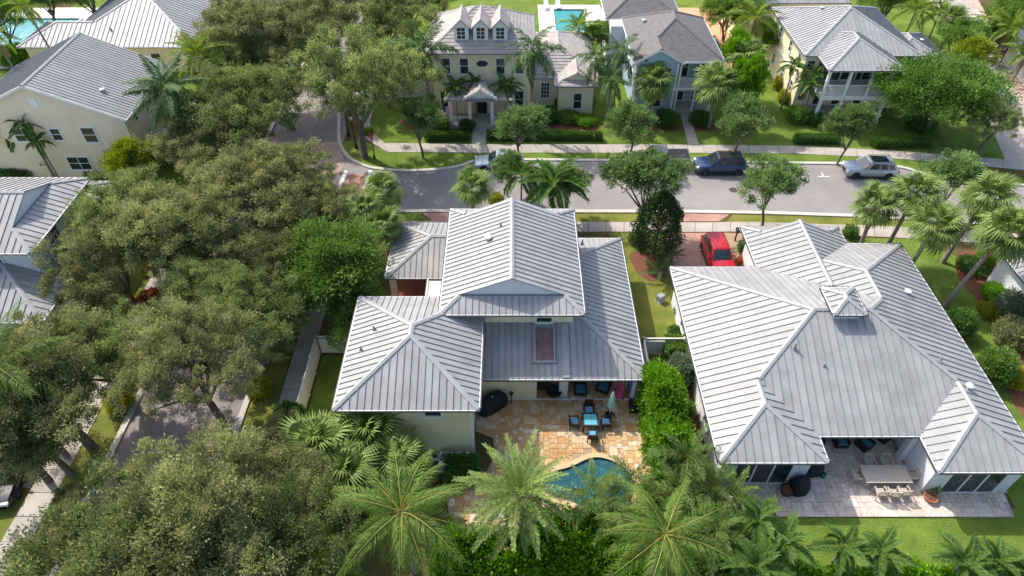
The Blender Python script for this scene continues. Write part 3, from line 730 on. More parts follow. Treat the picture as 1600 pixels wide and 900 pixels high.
obj('flashing_strip', MB().add([(3.15, 26.1, 3.1), (3.6, 26.1, 3.1), (3.6, 29.4, 4.49), (3.15, 29.4, 4.49), (3.15, 26.1, 3.0), (3.6, 26.1, 3.0)], [(0, 1, 2, 3), (4, 5, 1, 0)]), CAPM, rc3)
kb = MB(); y0, y1 = 27.05, 29.1; zf = lambda y: 3.0 + .42 * (y - 26.05)
for (a, b) in ((1.4, 1.48), (2.62, 2.7)): kb.add([(a, y0, zf(y0)), (b, y0, zf(y0)), (b, y1, zf(y1)), (a, y1, zf(y1)), (a, y0, zf(y0) + .2), (b, y0, zf(y0) + .2), (b, y1, zf(y1) + .2), (a, y1, zf(y1) + .2)], [(4, 5, 6, 7), (0, 1, 5, 4), (1, 2, 6, 5), (2, 3, 7, 6), (3, 0, 4, 7)])
kb.box(1.3, 2.8, y0 - .12, y0, zf(y0) - .1, zf(y0) + .16)
ho = obj('roof_hatch', kb, CAPM, rc3)
obj('hatch_cover', MB().quad((1.48, y0, zf(y0) + .1), (2.62, y0, zf(y0) + .1), (2.62, y1, zf(y1) + .1), (1.48, y1, zf(y1) + .1)), BROWN, rc3)
window(hc, 'S', 29.5, 2.05, 4.52, .95, 1.2, 1, 3)
window(hc, 'S', 22.55, -4.5, 4.1, .9, .8); window(hc, 'S', 22.55, -8.2, 4.1, .7, .7)
for u in (-7.5, -5.0): window(hc, 'N', 30.3, u, 1.0, .9, 1.3)
for u in (32, 35, 37.5): window(hc, 'E', 3.9, u, 5.0, .9, 1.1)
for u in (-2.4, 0, 2.4): window(hc, 'N', 38.3, u, 3.9, .9, 1.4)
lan = MB().box(1.6, 7.7, 29.42, 29.5, .1, 2.8); obj('glass_doors', lan, GLASS, hc)
ps = MB()
for u in (1.7, 3.2, 4.7, 6.2, 7.6): ps.box(u - .05, u + .05, 29.34, 29.42, .1, 2.8)
obj('door_frame', ps, WHITE, hc)
for (x, y, w_) in ((3.35, 27.2, .28), (7.75, 26.4, .11)): obj('porch_post', MB().box(x - w_, x + w_, y - w_, y + w_, .1, 2.84), WHITE, hc)
for (x, y) in ((-8.7, 35.7), (-8.7, 41.0)): obj('carport_post', MB().box(x - .22, x + .22, y - .22, y + .22, 0, 2.84), WHITE, hc)
obj('carport_wall', MB().box(-4.0, -3.9, 35.4, 41.3, 0, 2.8), CREAM, hc)
obj('threshold_strip', MB().box(-2.2, 7.7, 26.62, 26.7, .1, .118), WHITE, hc)

# ------------------------------------------------------------------ right house
hr = house('house', 'wide single-storey white house with sprawling grey metal roof', 20, 28)
rr = build_roof(hr, [Rect(11.5, 29.3, 21.8, 36.15, 3.2), Rect(11.5, 17.55, 20.08, 32.0, 3.2), Rect(23.37, 29.3, 19.48, 33.0, 3.2),
                     Rect(18.2, 29.3, 24.5, 38.8, 3.2), Rect(17.8, 25.25, 27.0, 40.8, 3.2, dutch={'N': 1.1})], WSTUC, sp=.48)
walls(hr, [(12.0, 17.1, 20.6, 25.5, 0, 3.05), (23.85, 28.85, 20.0, 25.5, 0, 3.05), (12.0, 28.85, 25.5, 35.7, 0, 3.05), (18.3, 28.85, 35.7, 38.3, 0, 3.05), (18.3, 24.8, 38.3, 40.3, 0, 3.05)], WSTUC)
build_roof(hr, [Rect(19.5, 21.5, 28.15, 30.5, 6.6)], WSTUC, sp=.4)
walls(hr, [(19.72, 21.28, 28.4, 30.3, 5.0, 6.48)], WSTUC, 'dormer_wall')
for (x, y, z, k) in ((17.0, 26.6, 5.45, 0), (18.6, 25.6, 4.75, 0), (26.6, 32.3, 4.35, 1), (25.9, 26.2, 4.65, 0), (26.9, 24.4, 4.3, 1)): vent(rr, x, y, z, k)
def slider(h, y, x0, x1):
    f = MB().box(x0 - .12, x0, y - .06, y + .02, .1, 2.5).box(x1, x1 + .12, y - .06, y + .02, .1, 2.5).box(x0, x1, y - .061, y + .02, 2.4, 2.55).box(x0, x1, y - .061, y + .02, .08, .16)
    o = obj('sliding_door', f, WHITE, h); n = 3
    for k in range(n):
        a, b = x0 + (x1 - x0) * k / n, x0 + (x1 - x0) * (k + 1) / n
        obj('pane', MB().box(a + .03, b - .03, y - .02, y + .015, .16, 2.4), GLASS, o)
        if k: obj('stile', MB().box(a - .05, a + .05, y - .05, y + .015, .16, 2.4), WHITE, o)
slider(hr, 20.6, 12.9, 16.1); slider(hr, 20.0, 24.9, 28.0)
obj('glass_doors', MB().box(18.0, 23.0, 25.42, 25.5, .1, 2.7), GLASS, hr)
for x in (17.3, 23.6): obj('porch_post', MB().box(x - .2, x + .2, 22.1, 22.5, .1, 3.04), WSTUC, hr)
for u in (24, 28, 32): window(hr, 'W', 12.0, u, 1.0, 1.0, 1.3)
for u in (22, 26, 30, 34): window(hr, 'E', 28.85, u, 1.0, 1.0, 1.3)
obj('garage_door', MB().box(18.6, 18.7, 36.4, 37.8, .05, 2.4), WHITE, hr)

# ------------------------------------------------------------------ dormer house (tiled roof)
h1 = house('house', 'cream two-storey house with tiled roof and three dormers', -3, 66)
walls(h1, [(-8.0, 1.9, 63.3, 71.9, 0, 6.85)], CREAM2); walls(h1, [(1.9, 8.4, 65.5, 75, 0, 3.1), (4.8, 8.4, 63.8, 65.5, 0, 3.1)], CREAM2)
build_roof(h1, [Rect(-8.4, 2.3, 62.9, 72.3, 7.0, .58)], CREAM2, style='tile')
build_roof(h1, [Rect(1.0, 8.9, 65.2, 76, 3.3, .5), Rect(4.4, 8.9, 63.4, 74, 3.3, .5, dutch={'S': .6})], CREAM2, style='tile')
for i, x in enumerate((-4.95, -3.05, -1.15)):
    z0 = 7.0 + .58 * 1.3
    d = obj('dormer', MB().box(x - .72, x + .72, 64.2, 66.6, z0 - .3, z0 + 1.25).add([(x - .72, 64.2, z0 + 1.25), (x + .72, 64.2, z0 + 1.25), (x, 64.2, z0 + 1.95)], [(0, 1, 2)]), WHITE, h1)
    f_ = MB()
    for s_ in (-1, 1):
        A, B_ = (x, z0 + 2.1), (x + s_ * .92, z0 + 1.2); P_ = [(A[0], 64.05, A[1]), (B_[0], 64.05, B_[1]), (B_[0], 66.9, B_[1]), (A[0], 67.9, A[1])]
        f_.add(P_ + [(p[0], p[1], p[2] - .12) for p in P_], [(0, 1, 2, 3) if s_ < 0 else (3, 2, 1, 0), (0, 1, 5, 4), (1, 2, 6, 5)])
    obj('dormer_roof', f_, TILE, d)
    obj('pane', MB().box(x - .38, x + .38, 64.17, 64.21, z0 + .15, z0 + 1.2), GLASS, d)
    g = MB(); g.box(x - .02, x + .02, 64.14, 64.17, z0 + .15, z0 + 1.2).box(x - .38, x + .38, 64.141, 64.171, z0 + .48, z0 + .52).box(x - .38, x + .38, 64.142, 64.172, z0 + .83, z0 + .87); obj('glazing_bar', g, WHITE, d)
for u in (-6.55, -4.75, -1.15, .75): window(h1, 'S', 63.3, u, 4.75, .8, 1.55); 
for u in (-6.9, .75): window(h1, 'S', 63.3, u, 1.0, .8, 1.8)
window(h1, 'S', 65.5, 3.5, .9, .8, 1.7, 3, 4); window(h1, 'S', 63.8, 6.8, .6, .8, 1.7)
em = MB().lathe([(.0, .06), (.5, .05), (.58, 0)], 20); em.v = [(x - 2.95, 63.3 - z, y * .55 + 5.75) for x, y, z in em.v]; emb = obj('oval_plaque', em, mat('plaque_navy', (.02, .025, .06), rough=.4), h1)
for x in (-6.2, -4.25, -2.0, -.2): obj('porch_column', MB().box(x - .17, x + .17, 60.9, 61.24, .3, 3.3), WHITE, h1)
obj('porch_floor', MB().box(-6.5, .1, 60.7, 63.3, 0, .32), CONC, h1)
build_roof(h1, [Rect(-6.6, .2, 60.4, 64.6, 3.4, .3)], CREAM2, style='tile')
build_roof(h1, [Rect(-4.8, -1.5, 60.2, 63.4, 3.6, .55, gable='S')], WHITE, style='tile')
for (a, b) in ((-6.0, -4.4), (-1.8, -.4)):
    rl = obj('porch_railing', MB().box(a, b, 61.04, 61.1, 1.1, 1.17).box(a, b, 61.04, 61.1, .42, .48), WHITE, h1)
    for k in range(int((b - a) / .13)): obj('baluster', MB().box(a + k * .13, a + k * .13 + .04, 61.05, 61.09, .48, 1.1), WHITE, rl)
obj('front_door', MB().box(-3.6, -2.6, 63.22, 63.3, .3, 2.5), DARKIN, h1)

# ------------------------------------------------------------------ blue house
h2 = house('house', 'pale blue house with dark grey shingle roof and stacked porches', 16.6, 68)
walls(h2, [(12.6, 16.6, 63.7, 73.8, 0, 5.8), (16.6, 20.7, 66.0, 73.8, 0, 5.8)], BLUE)
build_roof(h2, [Rect(12.1, 21.1, 63.45, 74.2, 5.9, .56), Rect(12.1, 17.05, 63.15, 71, 5.9, .56, gable='S')], BLUE, style='shingle')
build_roof(h2, [Rect(10.6, 19.2, 75.6, 83.6, 5.2, .5)], BLUE, style='shingle'); walls(h2, [(11.0, 18.8, 73.8, 83.2, 0, 5.1)], WSTUC)
tb = MB().box(16.5, 16.7, 63.6, 63.8, 0, 5.75).box(12.5, 12.7, 63.6, 63.8, 0, 5.75).box(12.7, 16.5, 63.64, 63.7, 2.7, 2.95); obj('corner_board', tb, WHITE, h2)
for u in (13.6, 14.6, 15.6): window(h2, 'S', 63.7, u, 3.8, .75, 1.3)
window(h2, 'S', 63.7, 14.6, .9, 1.6, 1.5, 2)
for u in (66, 69, 72): window(h2, 'W', 12.6, u, 3.8, .8, 1.4); 
obj('porch_floor', MB().box(16.7, 20.8, 63.75, 66, 2.65, 2.95), WHITE, h2); obj('porch_floor', MB().box(16.7, 20.8, 63.75, 66, 0, .25), CONC, h2)
for x in (17.0, 18.85, 20.65):
    for z in ((.25, 2.65), (2.95, 5.74)): obj('porch_post', MB().box(x - .1, x + .1, 63.85, 64.05, *z), WHITE, h2)
rl = obj('porch_railing', MB().box(17.1, 20.6, 63.92, 63.98, 3.85, 3.92).box(17.1, 20.6, 63.92, 63.98, 3.05, 3.1), WHITE, h2)
for k in range(28): obj('baluster', MB().box(17.15 + k * .125, 17.19 + k * .125, 63.93, 63.97, 3.1, 3.85), WHITE, rl)
for u in (17.8, 19.6): window(h2, 'S', 66, u, 3.1, .9, 2.0); window(h2, 'S', 66, u, .4, .9, 2.0)
vent_r = [c for c in h2.children if c.name.startswith('roof')][0]; vent(vent_r, 13.9, 70.5, 7.0, 1)

# ------------------------------------------------------------------ upper right yellow house with double porch
h3 = house('house', 'light yellow house with grey metal roof and two-storey white porch', 35, 69)
walls(h3, [(29.75, 40.6, 64.9, 76, 0, 6.0), (40.6, 46.9, 68, 76, 0, 3.1)], YELLOW)
r3 = build_roof(h3, [Rect(29.3, 41.0, 64.4, 76.5, 6.1), Rect(30.6, 38.0, 61.2, 70, 6.1)], YELLOW, sp=.45); vent(r3, 33.0, 72.2, 7.65, 1); vent(r3, 37.5, 72, 7.5); vent(r3, 31.5, 73.8, 6.9)
r3b = build_roof(h3, [Rect(39.5, 47.4, 67.5, 76.5, 3.2)], YELLOW, sp=.45); vent(r3b, 45.3, 72.5, 4.0, 1)
obj('porch_floor', MB().box(30.9, 37.7, 61.6, 64.9, 2.7, 3.15), WHITE, h3); obj('porch_floor', MB().box(30.9, 37.7, 61.6, 64.9, 0, .4), CONC, h3)
for x in (31.1, 33.2, 35.4, 37.5):
    for z in ((.4, 2.7), (3.15, 5.93)): obj('porch_post', MB().box(x - .13, x + .13, 61.7, 61.96, *z), WHITE, h3)
for (a, b) in ((31.24, 33.06), (33.34, 35.26), (35.54, 37.36)):
    rl = obj('porch_railing', MB().box(a, b, 61.79, 61.86, 4.15, 4.22).box(a, b, 61.79, 61.86, 3.25, 3.3), WHITE, h3)
    for k in range(int((b - a) / .14)): obj('baluster', MB().box(a + k * .14, a + k * .14 + .045, 61.8, 61.85, 3.3, 4.15), WHITE, rl)
for u in (32.2, 34.2, 36.4): window(h3, 'S', 64.9, u, 3.3, .8, 1.9, shut=True); window(h3, 'S', 64.9, u, .5, .8, 1.9)
window(h3, 'S', 64.9, 30.35, 3.9, .7, 1.4, shut=False); window(h3, 'S', 64.9, 30.5, 1.0, .8, 1.5); window(h3, 'S', 64.9, 39.4, 3.9, .8, 1.4, shut=True); window(h3, 'S', 64.9, 39.4, 1.0, .8, 1.5, shut=True)
for u in (66.5, 69.5, 73): window(h3, 'W', 29.75, u, 4.2, .6, 1.1); window(h3, 'W', 29.75, u, 1.2, .6, 1.1)
obj('belt_course', MB().box(29.65, 29.75, 65, 76, 3.0, 3.2), WHITE, h3)
build_roof(thing('house', 'grey-roofed house peeking above the top edge right of centre', 'house', (33, 86, 0)), [Rect(27, 39.5, 79.5, 92, 5.5)], YELLOW, sp=.5)
h5 = [o for o in COL.objects if o.get('label', '').startswith('grey-roofed house')][0]; walls(h5, [(27.5, 39, 80, 91.5, 0, 5.4)], YELLOW)

# ------------------------------------------------------------------ left side houses
w1 = house('house', 'beige two-storey house with light metal gable roof, upper left', -40.7, 57)
walls(w1, [(-47.7, -33.75, 52.1, 61.8, 0, 6.12)], BEIGE)
rw = build_roof(w1, [Rect(-48.1, -33.3, 51.7, 62.2, 6.2, .43, gable='SN')], BEIGE, sp=.38); vent(rw, -36.0, 54.6, 7.4, 1)
build_roof(w1, [Rect(-34.5, -29.6, 53.0, 62.4, 2.9, .3)], BEIGE, sp=.42); walls(w1, [(-33.75, -30.0, 56, 62, 0, 2.8)], BEIGE)
for x in (-30.2,): obj('porch_post', MB().box(x - .15, x + .15, 53.3, 53.6, 0, 2.8), WHITE, w1)
window(w1, 'S', 52.1, -43.1, 3.9, 1.6, 1.2, 2); window(w1, 'S', 52.1, -40.2, 4.0, .8, 1.1); window(w1, 'S', 52.1, -37.3, 3.8, 1.1, 1.4)
window(w1, 'S', 52.1, -39.5, .9, 1.9, 1.3, 2); window(w1, 'S', 52.1, -36.2, .9, 1.0, 1.3); window(w1, 'E', -33.75, 54, 4.9, .5, .6); window(w1, 'E', -33.75, 56.5, 4.9, .5, .6)
obj('attic_vent', MB().box(-41.0, -40.4, 52.0, 52.1, 7.2, 8.0), WHITE, w1)
w2 = house('house', 'low house with wide light metal roof beside the top left pool', -45, 80)
rw2 = build_roof(w2, [Rect(-51.0, -35.4, 72.8, 90, 3.2, .42), Rect(-55.4, -44, 72.8, 79.6, 3.2, .42)], BEIGE, sp=.55, skip='N'); vent(rw2, -45.4, 75.0, 4.3)
walls(w2, [(-54.9, -44, 73.3, 79.2, 0, 3.1), (-50.6, -35.9, 73.31, 89.5, 0, 3.1)], BEIGE)
for u in (-53, -40.5): window(w2, 'S', 73.3, u, .9, 1.0, 1.3)
w4 = house('house', 'white house with black shuttered window at the top edge', -34, 84)
walls(w4, [(-35.0, -29.8, 83.2, 90, 0, 6.5)], WSTUC); build_roof(w4, [Rect(-35.4, -27.5, 82.4, 90.5, 6.6)], WSTUC, sp=.5)
window(w4, 'S', 83.2, -34.0, 2.0, .9, 1.5, 2, 2, shut=True); window(w4, 'S', 83.2, -34.0, 4.6, .9, 1.4, 2, 2, shut=True)
for x in (-31.6, -28.2): obj('porch_post', MB().box(x - .12, x + .12, 82.7, 82.94, 0, 6.44), WHITE, w4)
w3 = house('house', 'pale blue-grey house with light metal roofs at the left edge', -38, 39)
walls(w3, [(-49, -33.3, 35.0, 42.9, 0, 5.9)], PALE); walls(w3, [(-42, -32.2, 31.4, 35, 0, 2.9), (-40, -33.5, 42.9, 46.7, 0, 2.9)], PALE)
build_roof(w3, [Rect(-50, -32.75, 34.5, 43.35, 6.0, dutch={'E': 1.7})], WSTUC, sp=.5)
build_roof(w3, [Rect(-44.0, -31.6, 30.9, 42.0, 3.0), Rect(-41, -33.6, 38, 47.2, 3.0)], PALE, sp=.5)
window(w3, 'E', -33.3, 37.6, 4.5, 1.6, .9, 2, 2); window(w3, 'S', 35.0, -36, 4.4, 1.0, 1.2)
we = house('house', 'dark metal roof corner of a house cut off at the right edge', 42, 30)
build_roof(we, [Rect(36.4, 50, 24, 38.4, 3.2)], WSTUC, sp=.45); walls(we, [(36.9, 49.5, 24.5, 38, 0, 3.1)], WSTUC)

# ================================================================== PLANTS
def leaf_mesh(name, pos, dirs, ln, wd, m, rng, extra=None):
    """pos,dirs (N,3) -> one folded leaf blade (4 points) each"""
    N = len(pos); dirs = dirs / np.linalg.norm(dirs, axis=1, keepdims=True)
    rv = rng.normal(size=(N, 3)); side = np.cross(dirs, rv); side /= np.linalg.norm(side, axis=1, keepdims=True) + 1e-9
    nrm = np.cross(side, dirs); ln = np.broadcast_to(ln, N)[:, None]; wd = np.broadcast_to(wd, N)[:, None]
    a = pos; b = pos + dirs * ln * .5 + side * wd * .5 + nrm * wd * .15; c = pos + dirs * ln; d = pos + dirs * ln * .5 - side * wd * .5 + nrm * wd * .15
    V = np.stack([a, b, c, d], 1).reshape(-1, 3)
    me = bpy.data.meshes.new(name); me.vertices.add(4 * N); me.vertices.foreach_set('co', V.astype(np.float32).ravel())
    me.loops.add(4 * N); me.loops.foreach_set('vertex_index', np.arange(4 * N, dtype=np.int32))
    me.polygons.add(N); me.polygons.foreach_set('loop_start', np.arange(0, 4 * N, 4, dtype=np.int32)); me.polygons.foreach_set('loop_total', np.full(N, 4, dtype=np.int32))
    me.update(); me.validate()
    t = np.clip(rng.normal(.42, .22, N), 0, 1) if extra is None else extra
    me.attributes.new('tint', 'FLOAT', 'FACE').data.foreach_set('value', t.astype(np.float32)); me.materials.append(m)
    return me
def crown(seed, rx, ry, rz, zc, nclump, per, ln, wd, m, lobes=11, cr=(.45, .85), bottom=-.35, spread=.42, lobe_r=(.36, .55), reach=(.35, .72), core=.6):
    rng = np.random.default_rng(seed); C = []; S_ = np.array([rx, ry, rz]); LB = []
    for k in range(lobes):
        u = rng.normal(size=3); u /= np.linalg.norm(u); u[2] = abs(u[2]) * .9 - .15; r = rng.uniform(*reach)
        LB.append((u * r, rng.uniform(*lobe_r)))
    LB.append((np.array([0, 0, .15]), core))
    vol = np.array([b[1] ** 2 for b in LB]); vol /= vol.sum(); P_ = []; D = []; T = []
    while len(C) < nclump:
        c, r = LB[rng.choice(len(LB), p=vol)]; u = rng.normal(size=3); u /= np.linalg.norm(u)
        if u[2] < bottom and rng.random() < .75: continue
        p = c + u * r * rng.uniform(.72, 1.08)
        if p[2] < -.75: continue
        C.append(p * S_)
        cl = C[-1]; rad = rng.uniform(*cr); n = int(per * rng.uniform(.6, 1.3)); g = rng.normal(size=(n, 3)) * np.array([1, 1, .75]) * rad * spread
        out = u * .7 + np.array([0, 0, .45]); P_.append(cl + g + out * rad * .25)
        D.append(out + g / (rad + .01) * .8 + rng.normal(size=(n, 3)) * .55); T.append(np.clip(rng.normal(.42 + rng.normal() * .2, .18, n), 0, 1))
    P_ = np.concatenate(P_); D = np.concatenate(D); T = np.concatenate(T); P_[:, 2] += zc
    n = len(P_)
    return leaf_mesh('crown', P_, D, rng.uniform(.7, 1.3, n) * ln, rng.uniform(.7, 1.3, n) * wd, m, rng, T), np.array(C) + np.array([0, 0, zc])
def limbs(seed, C, zf, r0, zc, n=7):
    rng = np.random.default_rng(seed + 99); mb = MB(); lean = rng.normal(size=2) * .25
    top = Vector((lean[0], lean[1], zf)); mb.tube([(0, 0, -.1), (lean[0] * .3, lean[1] * .3, zf * .5), top], [r0 * 1.25, r0, r0 * .85], 8)
    idx = rng.choice(len(C), n, replace=False)
    for i in idx:
        e = Vector(C[i]); md = top.lerp(e, .5) + Vector((0, 0, (zc - zf) * .12)); md2 = top.lerp(e, .22)
        mb.tube([top - Vector((0, 0, .15)), md2, md, e], [r0 * .6, r0 * .5, r0 * .32, r0 * .08], 6)
        for q in range(2):
            e2 = Vector(C[rng.integers(len(C))])
            if (e2 - md).length < (e - top).length * .8: mb.tube([md, md.lerp(e2, .5) + Vector((0, 0, .1)), e2], [r0 * .26, r0 * .18, r0 * .05], 5)
    return mb
def tree_proto(seed, rx, ry, rz, zc, nclump, per, ln, wd, m, zf, r0, **kw):
    cm, C = crown(seed, rx, ry, rz, zc, nclump, per, ln, wd, m, **kw)
    tb = limbs(seed, C, zf, r0, zc).mesh('trunk'); tb.materials.append(BARK); tb.polygons.foreach_set('use_smooth', [True] * len(tb.polygons))
    return (tb, cm, zc)
PICK = [0]
def plant(name, label, cat, protos, x, y, s=1.0, group=None, rz=None, sz=None, z=0):
    PICK[0] += 1; tb, cm, zc = protos[PICK[0] % len(protos)] if isinstance(protos, list) else protos
    t = thing(name, label, cat, (x, y, z), group, rz if rz is not None else random.uniform(0, 6.28), False); t.scale = (s * random.uniform(.93, 1.08), s * random.uniform(.93, 1.08), sz or s); t.rotation_euler.x = random.uniform(-.05, .05)
    if tb: inst('trunk', tb, t)
    inst('crown', cm, t); return t

OAK = [tree_proto(11 + k, 5.0 + .3 * (k % 2), 4.7, 3.0 + .35 * (k % 3), 6.0, 270, 210, .17, .072, (L_OAK, L_OAK, L_OAK2, L_OAK, L_OAK2)[k], 2.6, .26, cr=(.4, .95), spread=.3, lobes=22, lobe_r=(.2, .42), reach=(.4, .92), core=.42) for k in range(5)]
STREET = [tree_proto(31 + k, 2.3 + .25 * (k % 3), 2.6 - .2 * (k % 2), 2.1 + .3 * (k % 2), 4.3, 140 + 12 * k, 85, .2, .09, L_STREET, 1.9, .11, lobes=10, cr=(.3, .65), bottom=-.6, spread=.34, lobe_r=(.22, .44), reach=(.35, .88), core=.45) for k in range(5)]
MID = [tree_proto(41 + k, 3.7, 3.6, 3.0, 5.2, 260, 110, .25, .1, L_MID, 2.2, .2, cr=(.5, .9)) for k in range(2)]
LIME = tree_proto(51, 2.4, 2.4, 2.1, 3.6, 190, 85, .22, .13, L_LIME, 1.6, .14, cr=(.35, .6))
YELT = tree_proto(52, 2.3, 2.3, 2.0, 4.2, 150, 90, .2, .1, leafmat('yellow_tree_leaves', (.14, .19, .015), (.3, .36, .03), (.4, .42, .05)), 2, .12, cr=(.35, .65))
BIGR = tree_proto(53, 5.6, 4.4, 3.0, 4.2, 520, 110, .26, .11, leafmat('poinciana_leaves', (.06, .13, .025), (.17, .29, .06), (.24, .36, .09)), 1.8, .25, cr=(.5, .95), lobes=16)
def cone_tree(seed):
    rng = np.random.default_rng(seed); n = 11000; z = rng.random(n) ** .8; prof = np.sin(np.clip(.12 + z * .88, 0, 1) * math.pi) ** .6 * (1 - .35 * z)
    a = rng.random(n) * 2 * math.pi; r = prof * 1.9 * (.72 + .3 * rng.random(n)) * (1 + .16 * np.sin(a * 5 + z * 9) + .1 * np.sin(a * 11 - z * 17))
    P_ = np.stack([r * np.cos(a), r * np.sin(a), .9 + z * 5.2], 1); D = np.stack([np.cos(a), np.sin(a), np.full(n, .5)], 1) + rng.normal(size=(n, 3)) * .6
    return (MB().tube([(0, 0, 0), (0, 0, 3)], [.14, .09], 8).mesh('trunk'), leaf_mesh('crown', P_, D, .2, .1, L_DARK, rng), 3.4)
CONE = cone_tree(5); CONE[0].materials.append(BARK)
def bushmesh(seed, shape, n, ln, wd, m, rough=.12):
    """shape 'ball','box' unit half-size 1 (z 0..2); leaves over its skin"""
    rng = np.random.default_rng(seed)
    if shape == 'ball':
        u = rng.normal(size=(n, 3)); u /= np.linalg.norm(u, axis=1, keepdims=True); f = 1 + .1 * np.sin(u[:, 0] * 7 + seed) * np.sin(u[:, 1] * 6 + 1) + .07 * np.sin(u[:, 2] * 11)
        P_ = u * (f * rng.uniform(1 - rough * 2, 1.02, n))[:, None]; P_[:, 2] += 1
    else:
        P_ = rng.uniform(-1, 1, (n, 3)); k = rng.integers(0, 10, n); ax = np.where(k < 5, 2, np.where(k < 8, 1, 0)); sg = np.where(ax == 2, 1, rng.choice([-1, 1], n))
        P_[np.arange(n), ax] = sg * rng.uniform(1 - rough, 1.0 + rough * .3, n); u = np.zeros((n, 3)); u[np.arange(n), ax] = sg; P_[:, 2] += 1
    return P_, u, rng
def bush(name, label, cat, x, y, sx, sy, sz, m, shape='ball', dens=260, ln=.16, wd=.08, group=None, z=0, rz=0, rough=.12, core=True):
    ar = (sx * sy * 2 + sy * sz * 2 + sx * sz * 2) * 2; n = int(min(26000, max(350, ar * dens))); P_, u, rng = bushmesh(random.randrange(9999), shape, n, ln, wd, m, rough)
    P_ = P_ * np.array([sx, sy, sz]); nz = rng.normal(size=P_.shape) * .04; D = u + np.array([0, 0, .35]) + rng.normal(size=P_.shape) * .55
    t = thing(name, label, cat, (x, y, z), group, rz, False)
    inst('foliage', leaf_mesh('foliage', P_ + nz, D, rng.uniform(.7, 1.3, n) * ln, rng.uniform(.7, 1.3, n) * wd, m, rng), t)
    if core:
        c = MB()
        if shape == 'ball': c.lathe([(0.001, .1)] + [(.74 * math.sin(a), 1 - .78 * math.cos(a)) for a in [.5, 1, 1.5, 2, 2.5]] + [(.001, 1.75)], 10); c.v = [(a * sx, b * sy, d * sz) for a, b, d in c.v]
        else: c.box(-sx * .86, sx * .86, -sy * .8, sy * .8, 0, sz * 1.84)
        me = c.mesh('branches'); me.materials.append(m); inst('branches', me, t)
    return t

# ---- palms: every frond is a part
def pinnate(name, L, ll, n, droop, m, w_=.045, vee=.5, hang=.3, plumose=0, seed=0, rach=.03):
    rng = np.random.default_rng(seed); V = []; Fc = []; T = []
    def pt(t): return np.array([L * (t - .12 * droop * t * t), 0, L * (.16 * t - droop * .62 * t ** 2.1)])
    prev = None
    for k in range(9):
        t = k / 8; p = pt(t); r = rach * (1 - .85 * t); o = len(V); V += [p + [0, r, 0], p + [0, 0, r], p + [0, -r, 0], p + [0, 0, -r]]
        if k:
            for q in range(4): Fc.append((o - 4 + q, o - 4 + (q + 1) % 4, o + (q + 1) % 4, o + q)); T.append(.95)
    for k in range(n):
        t = .14 + .85 * (k + .5) / n; p = pt(t); q = pt(min(1, t + .02)); tn = q - p; tn = tn / (np.linalg.norm(tn) + 1e-9)
        up = np.array([-tn[2], 0, tn[0]]); env = math.sin(min(1, .18 + t * .95) * math.pi * .93) ** .6; l_ = ll * env * rng.uniform(.82, 1.1)
        for s_ in (-1, 1):
            if rng.random() < .06: continue
            a = vee + (rng.uniform(-plumose, plumose) if plumose else rng.uniform(-.08, .08)); fw = .55 + .35 * t + rng.uniform(-.06, .06)
            d = np.array([0, s_, 0]) * math.cos(a) + up * math.sin(a); d = d + tn * fw; d /= np.linalg.norm(d)
            sd = np.cross(d, up); sd /= np.linalg.norm(sd) + 1e-9
            mid = p + d * l_ * .5 + np.array([0, 0, -hang * l_ * .12]); tip = p + d * l_ * (1 - .12 * hang) + np.array([0, 0, -hang * l_ * .6])
            o = len(V); V += [p, mid + sd * w_, tip, mid - sd * w_]; Fc.append((o, o + 1, o + 2, o + 3)); T.append(float(np.clip(rng.normal(.4, .2), 0, .9)))
    me = bpy.data.meshes.new(name); me.from_pydata([tuple(map(float, v)) for v in V], [], Fc); me.update()
    me.attributes.new('tint', 'FLOAT', 'FACE').data.foreach_set('value', T); me.materials.append(m); return me
def fan(name, pet, bl, m, nseg=24, seed=0, droop=.45):
    rng = np.random.default_rng(seed); V = []; Fc = []; T = []
    for k in range(3):
        t = k / 2; p = np.array([pet * t, 0, .05 * math.sin(t * 3)]); o = len(V); V += [p + [0, .022, 0], p + [0, 0, .02], p + [0, -.022, 0]]
        if k:
            for q in range(3): Fc.append((o - 3 + q, o - 3 + (q + 1) % 3, o + (q + 1) % 3, o + q)); T.append(.7)
    for k in range(nseg):
        a = (k / (nseg - 1) - .5) * 2 * R(128); base = np.array([pet, 0, 0]); d = np.array([math.cos(a), math.sin(a), .18 * abs(math.sin(a)) + (.05 if k % 2 else -.05)])
        l_ = bl * (1 - .22 * abs(a) / R(128)) * rng.uniform(.9, 1.08); sd = np.array([-math.sin(a), math.cos(a), 0]); ww = .052
        p1 = base + d * l_ * .55 + [0, 0, -.02]; p2 = base + d * l_ * .95 + np.array([0, 0, -droop * l_ * rng.uniform(.6, 1.3)])
        o = len(V); V += [base, p1 + sd * ww, p2, p1 - sd * ww]; Fc.append((o, o + 1, o + 2, o + 3)); T.append(float(np.clip(rng.normal(.45, .22), 0, 1)))
    me = bpy.data.meshes.new(name); me.from_pydata([tuple(map(float, v)) for v in V], [], Fc); me.update()
    me.attributes.new('tint', 'FLOAT', 'FACE').data.foreach_set('value', T); me.materials.append(m); return me
